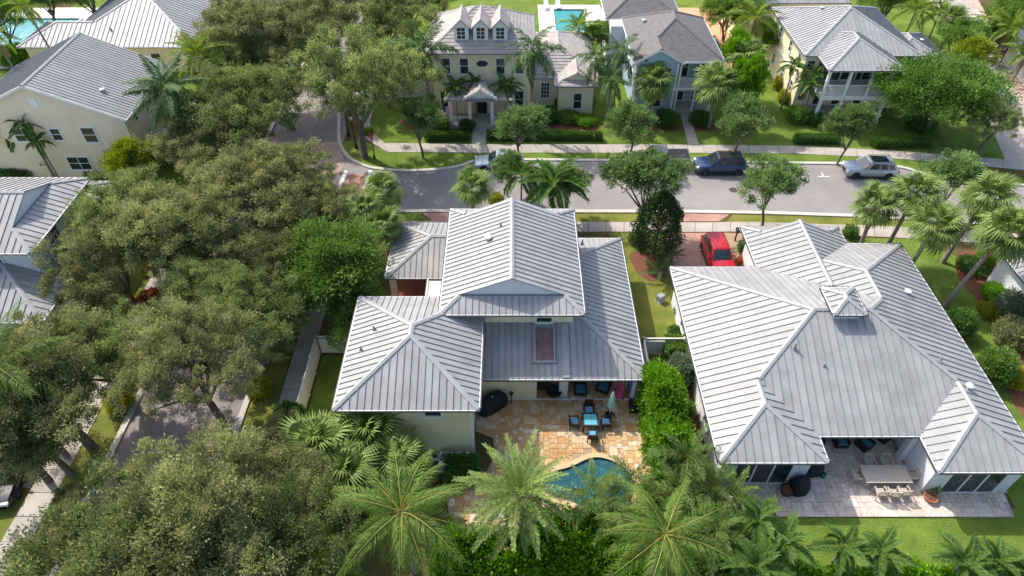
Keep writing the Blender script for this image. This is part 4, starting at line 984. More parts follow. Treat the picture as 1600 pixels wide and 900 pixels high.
FR = {
 'coco': [pinnate('frond', 4.3, 1.0, 66, .62 + .15 * k, L_COCO, .019, .2, 1.25, .35, seed=k, rach=.045) for k in range(4)],
 'royal': [pinnate('frond', 3.3, .75, 60, .7 + .2 * k, L_ROYAL, .042, .3, .7, .9, seed=10 + k, rach=.04) for k in range(3)],
 'date': [pinnate('frond', 2.9, .42, 70, .55 + .15 * k, L_DATE, .02, .45, .1, .5, seed=20 + k, rach=.03) for k in range(3)],
 'foxtail': [pinnate('frond', 2.4, .5, 60, .75 + .2 * k, leafmat('foxtail_leaf%s' % 'abc'[k], (.08, .14, .03), (.2, .29, .08), (.34, .32, .1)), .022, .3, .2, 1.4, seed=30 + k, rach=.03) for k in range(3)],
 'xmas': [pinnate('frond', 1.9, .62, 36, .85 + .2 * k, leafmat('small_palm_leaf%s' % 'abc'[k], (.045, .11, .022), (.15, .25, .05), (.24, .34, .08)), .042, .55, .35, seed=40 + k, rach=.025) for k in range(2)],
 'areca': [pinnate('frond', 2.2, .6, 34, .7 + .2 * k, leafmat('areca_leaf%s' % 'abc'[k], (.1, .17, .02), (.25, .34, .06), (.45, .38, .08)), .032, .5, .3, seed=50 + k, rach=.025) for k in range(2)],
 'cocofar': [pinnate('frond', 3.4, .85, 52, .65 + .15 * k, L_ROYAL, .045, .2, 1.1, .3, seed=80 + k, rach=.05) for k in range(3)],
 'cycad': [pinnate('frond', 1.35, .26, 34, .55, L_ROYAL, .016, .35, .1, seed=60, rach=.02)],
}
DRYF = {'coco': pinnate('dry_frond', 3.9, .8, 46, .9, L_DEAD, .02, -.2, 1.1, seed=71, rach=.04), 'foxtail': pinnate('dry_frond', 2.2, .45, 40, .95, L_DEAD, .02, -.1, .5, .8, seed=72), 'areca': pinnate('dry_frond', 2.0, .5, 26, 1.0, L_DEAD, .025, 0, .6, seed=73)}
FANS = [fan('fan_leaf', .95, 1.05, L_FAN, 26, k, .3 + .12 * k) for k in range(3)]; FANDEAD = fan('dry_leaf', .8, .9, L_DEAD, 18, 9, .6)
def trunk_mesh(h, r, lean=(0, 0), rings=True, m=PBARK, rtop=None, name='trunk'):
    mb = MB(); n = max(6, int(h / .3)); pts = []; rad = []
    for k in range(n + 1):
        t = k / n; pts.append((lean[0] * t ** 1.4, lean[1] * t ** 1.4, h * t)); rad.append((r * (1.25 - .35 * min(1, t * 4)) if t < .25 else r * .9 + ((rtop or r * .8) - r * .9) * (t - .25) / .75) * (1 + (.07 if k % 2 else -.03) * rings))
    mb.tube(pts, rad, 9); me = mb.mesh(name); me.materials.append(m); return me, Vector(pts[-1])
def palm(name, label, x, y, h, kind, n=16, sc=1.0, r=.13, lean=(0, 0), top=80, low=-35, dead=0, group=None, shaft=0, z=0, cat='palm tree'):
    t = thing(name, label, cat, (x, y, z), group, 0, False); tm, tip = trunk_mesh(h, r, lean); o = inst('trunk', tm, t)
    if shaft:
        sm, st = trunk_mesh(shaft, r * .95, (0, 0), False, CSHAFT, r * .5, 'crownshaft'); sm.attributes.new('tint', 'FLOAT', 'FACE').data.foreach_set('value', [.5] * len(sm.polygons)); inst('crownshaft', sm, t, tip - Vector((0, 0, .05))); tip = tip + st
    rng = random.Random(int(abs(x * 131 + y * 17)) + n); fl = FANS if kind == 'fan' else FR[kind]
    for k in range(n):
        u = (k + .5) / n; el = R(top - (top - low) * (u ** .85)) + rng.uniform(-.12, .12); yaw = k * 2.399963 + rng.uniform(-.2, .2); s_ = sc * rng.uniform(.84, 1.1) * (.8 + .2 * min(1, u * 3))
        inst('fan_leaf' if kind == 'fan' else 'frond', fl[rng.randrange(len(fl))], t, tip, (rng.uniform(-.35, .35), -el, yaw), (s_,) * 3)
    if kind in DRYF:
        for k in range(2): s_ = sc * rng.uniform(.7, .95); inst('dry_frond', DRYF[kind], t, tip, (rng.uniform(-.6, .6), R(rng.uniform(25, 55)), rng.uniform(0, 6.28)), (s_,) * 3)
    for k in range(dead):
        s_ = sc * rng.uniform(.8, 1); inst('dry_leaf', FANDEAD, t, tip - Vector((0, 0, .15)), (rng.uniform(-.4, .4), R(rng.uniform(48, 72)), k * 2.4), (s_,) * 3)
    return t

# ------------------------------------------------------------------ oaks along the side street
GO = 'live oaks shading the side street'
for k, (px, py, s, lab) in enumerate([
    (322, 842, 1.08, 'broad olive-green oak at the bottom, right of the shaded side street'),
    (185, 915, 1.05, 'oak cut by the bottom edge over the side street pavement'),
    (410, 800, .78, 'oak between the fan palms and the bottom left canopy'),
    (420, 880, .85, 'oak at the bottom edge left of the coconut palm'),
    (300, 905, .9, 'low oak crown at the bottom edge, left of centre'),
    (75, 610, .95, 'dark oak beside the coconut palm on the left edge'),
    (150, 555, .8, 'oak just below the pale path slab on the left'),
    (305, 575, .95, 'wide oak over the side street left of the fenced lawn'),
    (385, 495, .8, 'oak leaning over the white fence corner'),
    (20, 690, .7, 'oak over the dark parked car at the left edge'),
    (172, 408, .85, 'oak touching the pale blue-grey house roof'),
    (215, 330, .85, 'oak below the lime-yellow tree'),
    (300, 345, 1.0, 'oak in the middle of the left canopy, over the street'),
    (258, 395, .55, 'oak shading the pale path slab from above'),
    (405, 300, 1.05, 'big oak at the street junction, left of the fan palms'),
    (500, 325, .72, 'oak by the orange road sign at the junction'),
    (385, 395, .62, 'oak left of the bright green tree'),
    (470, 385, .55, 'small oak tucked above the bright green tree'),
    (365, 165, 1.15, 'oak between the beige gable house and the far side street'),
    (300, 235, .85, 'oak beside the porch of the beige gable house'),
    (400, 65, 1.2, 'oak in front of the white shuttered house'),
    (548, 128, 1.3, 'large oak at the far corner left of the stop sign'),
    (480, 50, 1.15, 'oak over the far end of the side street'),
    (595, 45, 1.1, 'oak left of the tall royal palm by the dormer house'),
    (640, 5, .75, 'oak at the top edge left of the tiled roof'),
    (535, 0, .8, 'oak cut by the top edge over the side street'),
    (385, 115, .85, 'oak above the coconut palm of the beige gable house'),
    (355, 235, .75, 'oak between the junction and the beige gable house porch'),
    (455, 300, .8, 'oak at the junction mouth above the orange signs'),
    (440, 715, .55, 'small oak outside the white fence'),
    (60, 680, .7, 'oak left of the shaded sidewalk with dark trunk'),
    (428, 492, .55, 'oak shading the walk outside the white fence'),
    (440, 400, .8, 'oak in the canopy left of the bright green tree top'),
    (350, 450, .75, 'oak filling the canopy right of the pale path slab'),
    (110, 830, .5, 'small oak over the lower sidewalk at bottom left'),
    (440, 130, .85, 'oak over the middle of the far side street'),
    (600, 110, .7, 'oak beside the white fence of the dormer house'),
    (375, 20, .7, 'oak crown before the light metal roof, top left'),
]):
    zc = 6.0 * s; p = at(px, py, zc); plant('oak_tree', lab, 'oak tree', OAK, p.x, p.y, s, GO)
for (px, py, s, lab) in [(530, 420, .98, 'bright green round-topped tree left of the carport roof'), (565, 490, .62, 'smaller bright green tree by the garage roof corner'), (465, 455, .6, 'mid green tree beside the fenced lawn')]:
    p = at(px, py, 5.2 * s); plant('green_tree', lab, 'tree', MID, p.x, p.y, s)
for (px, py, s, lab) in [(940, 55, .6, 'dense green tree between the pool and the blue house'), (1000, -5, .8, 'green tree at the top edge behind the dark roof'), (1140, 15, .75, 'green tree beside the orange deck'), (1200, 60, .6, 'green tree in the gap left of the double-porch house'), (1175, 5, .9, 'green tree at the top edge left of the double-porch house'), (1500, 60, .7, 'green tree at the alley top'), (60, -12, 1.0, 'green tree behind the top left pool'), (130, -15, .9, 'green tree right behind the top left pool'), (-10, 25, .9, 'green tree in the top left corner'), (1590, 20, .9, 'green tree behind the alley fence in the top right'), (1400, -5, .9, 'green tree behind the double-porch house'), (690, -5, .6, 'green tree left behind the tiled roof'), (1555, 55, .55, 'green tree against the white alley fence')]:
    p = at(px, py, 5.2 * s); plant('green_tree', lab, 'tree', MID, p.x, p.y, s, 'green trees behind the far houses')
p = at(205, 255, 4.2); plant('yellow_green_tree', 'lime-yellow tree by the beige gable house corner', 'tree', YELT, p.x, p.y, 1.0)
p = at(1475, 150, 4.2); plant('flame_tree', 'broad bright green tree right of the double-porch house', 'tree', BIGR, p.x, p.y, 1.05, rz=0.1)
p = at(1555, 195, 3.6); plant('oak_tree', 'olive oak beside the alley on the right', 'oak tree', OAK, p.x, p.y, .6, GO)
p = at(1520, 90, 3.5); plant('yellow_green_tree', 'yellow-green small tree beside the alley fence', 'tree', YELT, p.x, p.y, .9)
for (px, py, s, lab) in [(655, 185, 1.0, 'street tree beside the walk corner left of the dormer house'), (812, 190, 1.02, 'street tree right of the dormer house path'), (992, 190, .95, 'street tree left of the blue house path'),
        (1160, 190, 1.0, 'street tree right of the blue house path'), (1332, 195, 1.0, 'street tree behind the silver car'), (1492, 275, 1.0, 'street tree on the far verge at the right end of the road'),
        (1008, 282, 1.25, 'street tree on the near verge hiding the pickup'), (1213, 290, 1.05, 'street tree on the near verge above the right house'), (890, 290, .82, 'street tree behind the centre house roof'), (792, 262, .7, 'small street tree hiding the pale blue car')]:
    p = at(px, py, 4.3 * s); plant('street_tree', lab, 'tree', STREET, p.x, p.y, s, 'young street trees along the road')
p = at(1030, 352, 3.4); plant('magnolia_tree', 'dark glossy conical tree by the pink driveway', 'tree', CONE, p.x, p.y, 1.08)
for (px, py, s, sz, lab) in [(1150, 85, .75, 1.25, 'lime green tree right of the blue house roof'), (1172, 130, .7, 1.3, 'lime green tree below its twin right of the blue house')]:
    p = at(px, py, 3.6 * sz); plant('lime_tree', lab, 'tree', LIME, p.x, p.y, s, None, None, sz)
# ------------------------------------------------------------------ fan palms
GF = 'sabal fan palms'
def fanp(px, py, h, lab, sc=1.0, lean=(0, 0), n=30, dead=4, r=.17):
    p = at(px, py, h); palm('fan_palm', lab, p.x - lean[0], p.y - lean[1], h, 'fan', n, sc, r, lean, 88, -42, dead, GF)
fanp(598, 298, 5.0, 'fan palm by the road, topmost of the clump left of the carport'); fanp(572, 330, 4.6, 'fan palm left in the clump beside the carport'); fanp(600, 348, 4.3, 'fan palm lowest in the clump beside the carport')
fanp(738, 292, 4.6, 'fan palm behind the centre house left of its ridge', 1.0)
fanp(1368, 322, 4.8, 'fan palm leftmost of the five by the right house', 1.15, (-.2, .1)); fanp(1432, 302, 6.0, 'fan palm with brown skirt, second of the five by the right house', 1.2, (.3, .2), dead=12); fanp(1464, 352, 5.6, 'fan palm in front of the brown-skirted one by the right house', 1.2, (.5, .2))
fanp(1545, 308, 6.2, 'leaning fan palm over the near sidewalk at the right edge', 1.25, (.8, .3), dead=9); fanp(1574, 362, 7.0, 'leaning fan palm nearest the dark roof corner at the right edge', 1.3, (1.3, .3), dead=8)
fanp(1122, 132, 4.8, 'fan palm right of the blue house path', 1.45, n=32); fanp(1022, 128, 4.2, 'fan palm left before the blue house', 1.3, n=30); fanp(1172, 92, 5.0, 'fan palm between the lime trees by the blue house', 1.3)
fanp(575, 685, 3.4, 'fan palm nearest the garage wall', 1.3, n=32); fanp(500, 700, 3.4, 'fan palm left of the garage wall palm', 1.35, n=32); fanp(540, 745, 3.2, 'fan palm below the two by the garage wall', 1.25, n=32); fanp(625, 720, 2.9, 'fan palm beside the condenser units', 1.05, n=30); fanp(470, 730, 2.6, 'low fan palm at the oak edge by the garage', 1.2)
fanp(118, 385, 4.6, 'fan palm against the pale blue-grey house wall', .8); fanp(1490, 30, 5, 'fan palm at the top right beside the alley', 1.1)
# ------------------------------------------------------------------ feather palms
def pp(kind, px, py, h, lab, n=16, sc=1.0, name='feather_palm', **kw):
    sh = kw.get('shaft', 0); ln_ = kw.get('lean', (0, 0)); p = at(px, py, h + sh); return palm(name, lab, p.x - ln_[0], p.y - ln_[1], h, kind, n, sc, group='feather palms', **kw)
pp('coco', 628, 800, 6.5, 'big coconut palm at the bottom left of the pool', 23, .9, 'coconut_palm', r=.17, low=-45, top=66)
pp('coco', 1040, 835, 6.3, 'big coconut palm at the bottom right of the pool', 22, .84, 'coconut_palm', r=.17, low=-45, top=64)
pp('date', 812, 775, 5.6, 'grey-green date palm left of the kidney pool', 46, 1.15, 'date_palm', r=.24, low=-52)
pp('coco', -12, 575, 8.5, 'coconut palm cut by the left edge', 18, .95, 'coconut_palm', r=.16)
pp('cocofar', 258, 140, 8.8, 'coconut palm in front of the beige gable house', 20, 1.1, 'coconut_palm', r=.15, lean=(-.8, .6))
pp('areca', 310, 88, 8.2, 'yellow-green feather palm before the light metal roof', 26, 1.5, r=.14)
pp('areca', 40, 12, 9.0, 'tall thin palm over the top left pool', 14, 1.1, r=.12, lean=(-1, .5)); pp('areca', -8, 62, 9.0, 'thin palm trunk at the left edge by the pool', 12, 1.0, r=.12, lean=(-1.2, .5))
pp('royal', 662, 75, 7.6, 'royal palm left of the dormer house', 16, 1.05, 'royal_palm', r=.24, shaft=1.0, low=-45); pp('royal', 832, 78, 7.8, 'royal palm right of the dormers', 16, 1.05, 'royal_palm', r=.24, shaft=1.0, low=-45)
for i, (px, py, h, sc, lab) in enumerate([(932, 92, 5.2, .85, 'palm leftmost of the group left of the blue house'), (968, 82, 5.6, .9, 'palm rightmost of the group left of the blue house'), (955, 125, 4.2, .75, 'palm lowest of the group left of the blue house')]): pp('royal', px, py, h, lab, 14, sc, 'royal_palm', r=.13, shaft=.6, low=-50)
for (px, py, h, sc, n, lab) in [(712, 140, 3.4, 1.0, 14, 'small palm left before the dormer house porch'), (742, 132, 3.6, .9, 12, 'small palm beside the dormer house porch gable'), (790, 138, 3.5, 1.05, 14, 'small palm right before the dormer house porch'),
        (1240, 105, 4.4, .9, 12, 'slim palm left before the double-porch house'), (1275, 118, 4.2, .9, 12, 'slim palm in the middle before the double-porch house'), (1262, 132, 3.6, .8, 12, 'slim palm lowest before the double-porch house'),
        (865, 288, 3.8, 1.6, 18, 'pale feather palm behind the centre house ridge'), (815, 275, 3.2, 1.3, 14, 'small palm beside the pale blue car'),
        (38, 195, 5.2, 1.0, 12, 'palm left of the beige gable house windows'), (60, 222, 3.8, .8, 12, 'palm lower beside the beige gable house windows'), (15, 205, 4.0, .9, 12, 'palm at the left edge by the beige gable house'),
        (1318, 856, 2.5, .85, 12, 'palm leftmost of the pair on the right back lawn'), (1376, 862, 2.6, .85, 12, 'palm rightmost of the pair on the right back lawn'), (1185, 812, 2.6, .95, 13, 'palm by the corner of the pale patio'), (1222, 850, 2.4, .9, 13, 'palm below the corner of the pale patio'),
        (1505, 878, 2.6, .85, 12, 'palm at the lower right, left of its neighbours'), (1555, 878, 2.6, .85, 12, 'palm at the lower right between its neighbours'), (1602, 890, 2.6, .85, 12, 'palm in the bottom right corner'),
        (1180, 885, 2.4, 1.05, 14, 'palm at the bottom edge right of the coconut palm')]: pp('xmas', px, py, h, lab, n, sc, r=.09, shaft=.35, low=-30)
for (px, py, h, sc, lab) in [(1075, 715, 3.6, 1.0, 'foxtail palm below the tall lime hedge'), (930, 775, 2.6, 1.0, 'foxtail palm overhanging the pool water'), (990, 755, 2.4, .95, 'foxtail palm at the right pool rim'), (1060, 765, 2.7, 1.05, 'foxtail palm right of the pool'), (1115, 760, 2.6, .9, 'foxtail palm beside the right house wall'), (1120, 830, 2.8, .95, 'foxtail palm between coconut palm and pale patio'), (960, 800, 2.2, .9, 'foxtail palm at the lower right pool rim'), (1150, 775, 2.4, .85, 'foxtail palm touching the pale patio corner')]: pp('foxtail', px, py, h, lab, 15, sc, 'foxtail_palm', r=.11, shaft=.4, low=-45)
for (px, py, h, sc, lab) in [(440, 850, 2.6, 1.1, 'bright green feather palm at the bottom left'), (495, 868, 2.4, 1.15, 'feather palm just left of the coconut palm base'), (1430, 18, 4.5, 1.4, 'golden palm at the top edge behind the double-porch house'), (1468, 22, 4.5, 1.3, 'golden palm right of the other at the top edge'), (1580, 45, 4.5, 1.4, 'palm behind the white alley fence'), (1545, 35, 4.0, 1.2, 'palm left behind the white alley fence'), (1605, 85, 3.2, 1.2, 'palm behind the lower white alley fence'), (905, 45, 4.0, 1.3, 'feather palm right of the pool behind the dormer house'), (1180, 30, 5.5, 1.5, 'dark feather palm left of the double-porch house roof'), (1140, 25, 4, 1.2, 'feather palm by the orange deck')]: pp('areca', px, py, h, lab, 18, sc, r=.1, low=-20)
pp('cycad', 1032, 425, .8, 'low spiky palm by the pink driveway', 20, 1.25, 'pygmy_palm', r=.1, low=-5); pp('cycad', 1050, 400, .7, 'low spiky palm beneath the dark conical tree', 18, 1.0, 'pygmy_palm', r=.1, low=-5)

# ------------------------------------------------------------------ hedges and shrubs
def clump_hedge(name, lab, x, y, rx, ry, h, m, n, seed, ln=.25, wd=.14, per=75):
    rng = np.random.default_rng(seed); P_ = []; D = []; T = []
    for k in range(n):
        q = rng.uniform(-1, 1, 3); f = rng.integers(0, 10); a = 2 if f < 5 else (1 if (f < 8) == (rx > ry) else 0); q[a] = (1 if a == 2 else rng.choice([-1, 1])) * rng.uniform(.75, 1.05)
        u = np.zeros(3); u[a] = np.sign(q[a]); rad = rng.uniform(.28, .55); c = np.array([q[0] * rx, q[1] * ry, h * (.5 + .5 * q[2]) * (1 + .1 * math.sin(q[0] * rx * 2.1 + seed) + .1 * math.sin(q[1] * ry * 1.7))])
        g = rng.normal(size=(per, 3)) * rad * .42; P_.append(c + g); D.append(u * .6 + np.array([0, 0, .5]) + g / rad * .8 + rng.normal(size=(per, 3)) * .4); T.append(np.clip(rng.normal(.42 + rng.normal() * .2, .18, per), 0, 1))
    P_ = np.concatenate(P_); P_[:, 2] = np.maximum(P_[:, 2], .05); N = len(P_); t = thing(name, lab, 'hedge', (x, y, 0), 'clusia hedges', 0, False)
    inst('foliage', leaf_mesh('foliage', P_, np.concatenate(D), rng.uniform(.7, 1.3, N) * ln, rng.uniform(.7, 1.3, N) * wd, m, rng, np.concatenate(T)), t)
    mb = MB()
    for k in range(max(2, int(max(rx, ry) * 2))):
        q = (k + .5) / max(2, int(max(rx, ry) * 2)) * 2 - 1; bx, by = (q * rx * .9, 0) if rx > ry else (0, q * ry * .9)
        for e in range(3): a = rng.uniform(0, 6.28); mb.tube([(bx, by, 0), (bx + .25 * math.cos(a), by + .25 * math.sin(a), h * .5), (bx + .45 * math.cos(a), by + .45 * math.sin(a), h * .92)], [.05, .035, .012], 5)
    me = mb.mesh('stems'); me.materials.append(BARK); inst('stems', me, t); return t
clump_hedge('tall_hedge', 'tall lime green hedge right of the golden patio', 9.15, 23.6, .85, 2.8, 4.0, L_LIME, 400, 3, .2, .11, 95)
clump_hedge('garden_hedge', 'lime hedge along the bottom left of the pool', -1.0, 15.6, 2.8, .9, 2.2, L_LIME, 190, 4)
clump_hedge('garden_hedge', 'lime hedge along the bottom, under the date palm', 5.0, 15.3, 3.2, .9, 2.0, L_LIME, 210, 5)
clump_hedge('garden_hedge', 'green hedge at the bottom behind the coconut palm', 10.5, 14.6, 2.4, .9, 1.9, L_MID, 160, 6)
clump_hedge('garden_hedge', 'lime shrubs along the lower rim of the pool', 4.6, 17.3, 3.4, .6, 1.5, L_LIME, 170, 9)
clump_hedge('garden_hedge', 'mid green shrubs between the pool and the right house', 9.2, 18.6, 1.3, 1.6, 1.6, L_MID, 150, 10)
clump_hedge('garden_hedge', 'bright hedge along the bottom right edge', 20, 14.1, 6.5, .7, 1.5, L_LIME, 330, 7)
clump_hedge('garden_hedge', 'low hedge in the bottom right corner', 31, 14.0, 4, .7, 1.3, L_LIME, 200, 8)
def B(name, lab, cat, px, py, r, sz, m, shape='ball', sy=None, zc=None, **kw):
    p = at(px, py, sz if zc is None else zc); return bush(name, lab, cat, p.x, p.y, r, sy or r, sz, m, shape, **kw)
B('ball_topiary', 'round clipped shrub touching the right house eave', 'shrub', 1500, 505, 1.0, 1.0, L_HEDGE, dens=420); B('cone_topiary', 'tall yellow-green clipped shrub right of the right house', 'shrub', 1557, 572, 1.1, 1.35, L_MID, dens=420)
B('round_shrub', 'grey-green round shrub between the fence and right house', 'shrub', 1066, 577, 1.0, 1.1, L_GREY, dens=400); B('clipped_shrub', 'boxy bright shrub behind the white gate fence', 'shrub', 1053, 545, .65, .7, L_MID, 'box', dens=400); B('clipped_shrub', 'small shrub in the white fence corner', 'shrub', 1058, 525, .55, .4, L_HEDGE, 'box', dens=400)
B('round_shrub', 'dark green shrub at the bottom of the white fence', 'shrub', 452, 655, .95, 1.1, L_HEDGE, dens=420)
B('low_hedge', 'dark clipped hedge below the condenser units', 'hedge', 722, 735, .95, .55, L_HEDGE, 'box', .75, dens=500)
B('yellow_shrub', 'yellow shrub left of the dormer house fence', 'shrub', 650, 108, .9, 1.2, L_YEL, dens=300)
for (x0, x1, y, lab) in [(-8.6, -4.3, 58.6, 'clipped hedge left of the dormer house path'), (-2.2, 8.8, 58.6, 'clipped hedge right of the dormer house path')]: bush('clipped_hedge', lab, 'hedge', (x0 + x1) / 2, y, (x1 - x0) / 2, .3, .38, L_HEDGE, 'box', 420, .14, .07)
for (a, b, lab) in [((1240, 222), (1308, 224), 'clipped hedge before the double-porch house, left piece'), ((1360, 226), (1450, 232), 'clipped hedge before the double-porch house, right piece'), ((868, 160), (928, 172), 'hedge under the wing window of the dormer house')]:
    p, q = at(*a), at(*b); bush('clipped_hedge', lab, 'hedge', (p.x + q.x) / 2, (p.y + q.y) / 2, (q.x - p.x) / 2, .4, .4, L_HEDGE, 'box', 420, .14, .07)
for (px, py, r, sz, m, lab) in [(690, 190, 1.0, .6, L_MID, 'shrub left of the dormer house porch'), (730, 195, .8, .5, L_HEDGE, 'shrub before the dormer house porch'), (858, 180, 1.1, .7, L_HEDGE, 'dark shrub by the dormer house side wall'), (890, 183, 1.2, .45, L_MID, 'low mound before the dormer house wing'), (915, 188, 1.1, .4, L_LIME, 'bright mound before the dormer house wing'),
        (1040, 185, 1.2, .8, L_HEDGE, 'dark shrub left of the blue house path'), (1095, 185, 1.1, .7, L_HEDGE, 'dark shrub right of the blue house path'), (1245, 178, 1.2, .7, L_MID, 'shrub before the double-porch house corner'), (1275, 185, 1.0, .6, L_HEDGE, 'shrub left of the double porch steps'), (1217, 130, .6, .7, L_YEL, 'yellow shrub along the double-porch house side'), (1225, 150, .6, .7, L_YEL, 'yellow shrub lower along the double-porch house side'),
        (1520, 415, 1.2, .35, L_HEDGE, 'low dark mound in the mulch bed'), (1540, 405, .7, .6, L_LIME, 'round lime shrub in the mulch bed'), (1552, 455, .8, .6, L_LIME, 'bright leafy shrub beside the leaning palm base'), (1545, 485, .8, .4, L_YEL, 'yellowish mound in the mulch bed'), (1590, 480, 1.4, 1.1, L_GREY, 'olive feathery shrub at the right edge'), (1585, 520, 1.3, 1.0, L_OAK, 'brownish shrub at the right edge'), (1590, 590, .8, .7, L_YEL, 'yellow hedge at the right edge'),
        (995, 372, .7, .4, L_HEDGE, 'low shrub under the dark conical tree'), (1163, 385, .5, .6, L_HEDGE, 'dark shrub beside the right house garage'), (1160, 408, .45, .4, L_RED, 'orange croton by the red car'), (775, 312, .6, .6, L_YEL, 'yellow croton behind the centre house roof'), (1330, 362, .6, .5, L_HEDGE, 'round shrub behind the right house garage roof'),
        (75, 245, 1.3, 1.3, L_HEDGE, 'dark ivy-covered shrub below the beige house palms'), (20, 268, 2.0, .5, L_HEDGE, 'dark hedge at the left edge by the beige house'), (150, 270, 1.0, .35, L_HEDGE, 'dark mound under the beige house window'), (20, 85, 2.4, .8, L_LIME, 'bright hedge below the top left pool'), (235, 465, .9, .4, L_RED, 'reddish plants by the pale path slab'), (400, 470, 1.1, .6, L_RED, 'reddish undergrowth between the oaks'), (185, 625, .9, .6, L_YEL, 'yellow plants beside the side street kerb'), (405, 605, .8, .5, L_YEL, 'yellow plants near the white fence'), (310, 235, 1.0, .5, L_LIME, 'bright plants by the far street corner'), (395, 225, .9, .5, L_LIME, 'bright plants under the far street oak'), (575, 205, .5, .3, L_LIME, 'small bright plant at the stop sign corner'),
        (1065, 485, .5, .5, L_MID, 'shrub along the right house wall above the fence'), (1440, 195, 1.5, .6, L_HEDGE, 'dark hedge beneath the broad bright tree'), (1075, 640, .45, .5, L_HEDGE, 'shrub beside the mulch strip'), (1240, 745, .38, .45, L_HEDGE, 'potted shrub by the left sliding door'), (1460, 758, .4, .4, L_MID, 'round plant beside the right sliding door')]:
    B('garden_shrub', lab, 'shrub', px, py, r, sz, m, dens=240)

# ================================================================== FENCES
def fence(label, pts, h=1.8, lattice=False, step=1.9):
    t = thing('vinyl_fence', label, 'fence', (pts[0][0], pts[0][1], 0))
    for (a, b) in zip(pts[:-1], pts[1:]):
        a, b = Vector((*a[:2], 0)), Vector((*b[:2], 0)); L = (b - a).length; n = max(1, round(L / step)); u = (b - a) / L; v = Vector((-u.y, u.x, 0))
        def bar(s0, s1, w_, z0, z1):
            P_ = [a + u * s0 - v * w_, a + u * s1 - v * w_, a + u * s1 + v * w_, a + u * s0 + v * w_]; return MB().prism([(p.x, p.y) for p in P_], z0, z1)
        for k in range(n + 1):
            p = a + u * L * k / n; o = obj('post', MB().box(p.x - .065, p.x + .065, p.y - .065, p.y + .065, 0, h + .05), VINYL, t)
            obj('post_cap', MB().tbox(p.x, p.y, h + .05, h + .13, .085, .085, .01, .01), VINYL, o)
        for k in range(n):
            s0, s1 = L * k / n + .07, L * (k + 1) / n - .07; top = h - (.4 if lattice else .08)
            pn = obj('panel', bar(s0, s1, .02, .06, top), VINYL, t)
            obj('rail', bar(s0, s1, .04, top, top + .09), VINYL, pn)
            if lattice:
                obj('rail', bar(s0, s1, .04, h - .06, h), VINYL, pn); lt = MB(); m_ = int((s1 - s0) / .11)
                for q in range(m_):
                    x = s0 + (s1 - s0) * q / m_
                    for sg in (1, -1):
                        x2 = min(s1, max(s0, x + sg * .24)); A_, B_ = a + u * x, a + u * x2
                        lt.quad((A_.x, A_.y, top + .09), (A_.x + u.x * .035, A_.y + u.y * .035, top + .09), (B_.x + u.x * .035, B_.y + u.y * .035, h - .06), (B_.x, B_.y, h - .06))
                obj('lattice', lt, VINYL, pn)['kind'] = 'stuff'
    return t
fence('white lattice-topped fence round the side lawn left of the garage', [(-9.5, 30.7), (-13.4, 30.7), (-13.4, 25.2)], 1.8, True)
fence('white fence and gate between the centre and right houses', [(11.8, 30.6), (9.0, 30.6), (9.0, 28.2), (8.2, 28.2)], 1.7, True)
fence('white fence left of the dormer house', [(-13.2, 67.0), (-8.1, 67.6)], 1.9)
fence('tall white fence along the alley, upper stretch', [A2((1513, 42))[0], A2((1553, 86))[0], A2((1590, 66))[0]], 2.2)
fence('tall white fence along the alley, lower stretch', [A2((1592, 76))[0], A2((1564, 97))[0], A2((1625, 160))[0]], 2.2)
fence('white fence off the lower right corner of the right house', [(28.9, 22.6), (36.2, 22.6)], 1.7)
fence('white fence beside the beige gable house', [(-33.5, 50.2), (-36.6, 51.8)], 1.6)

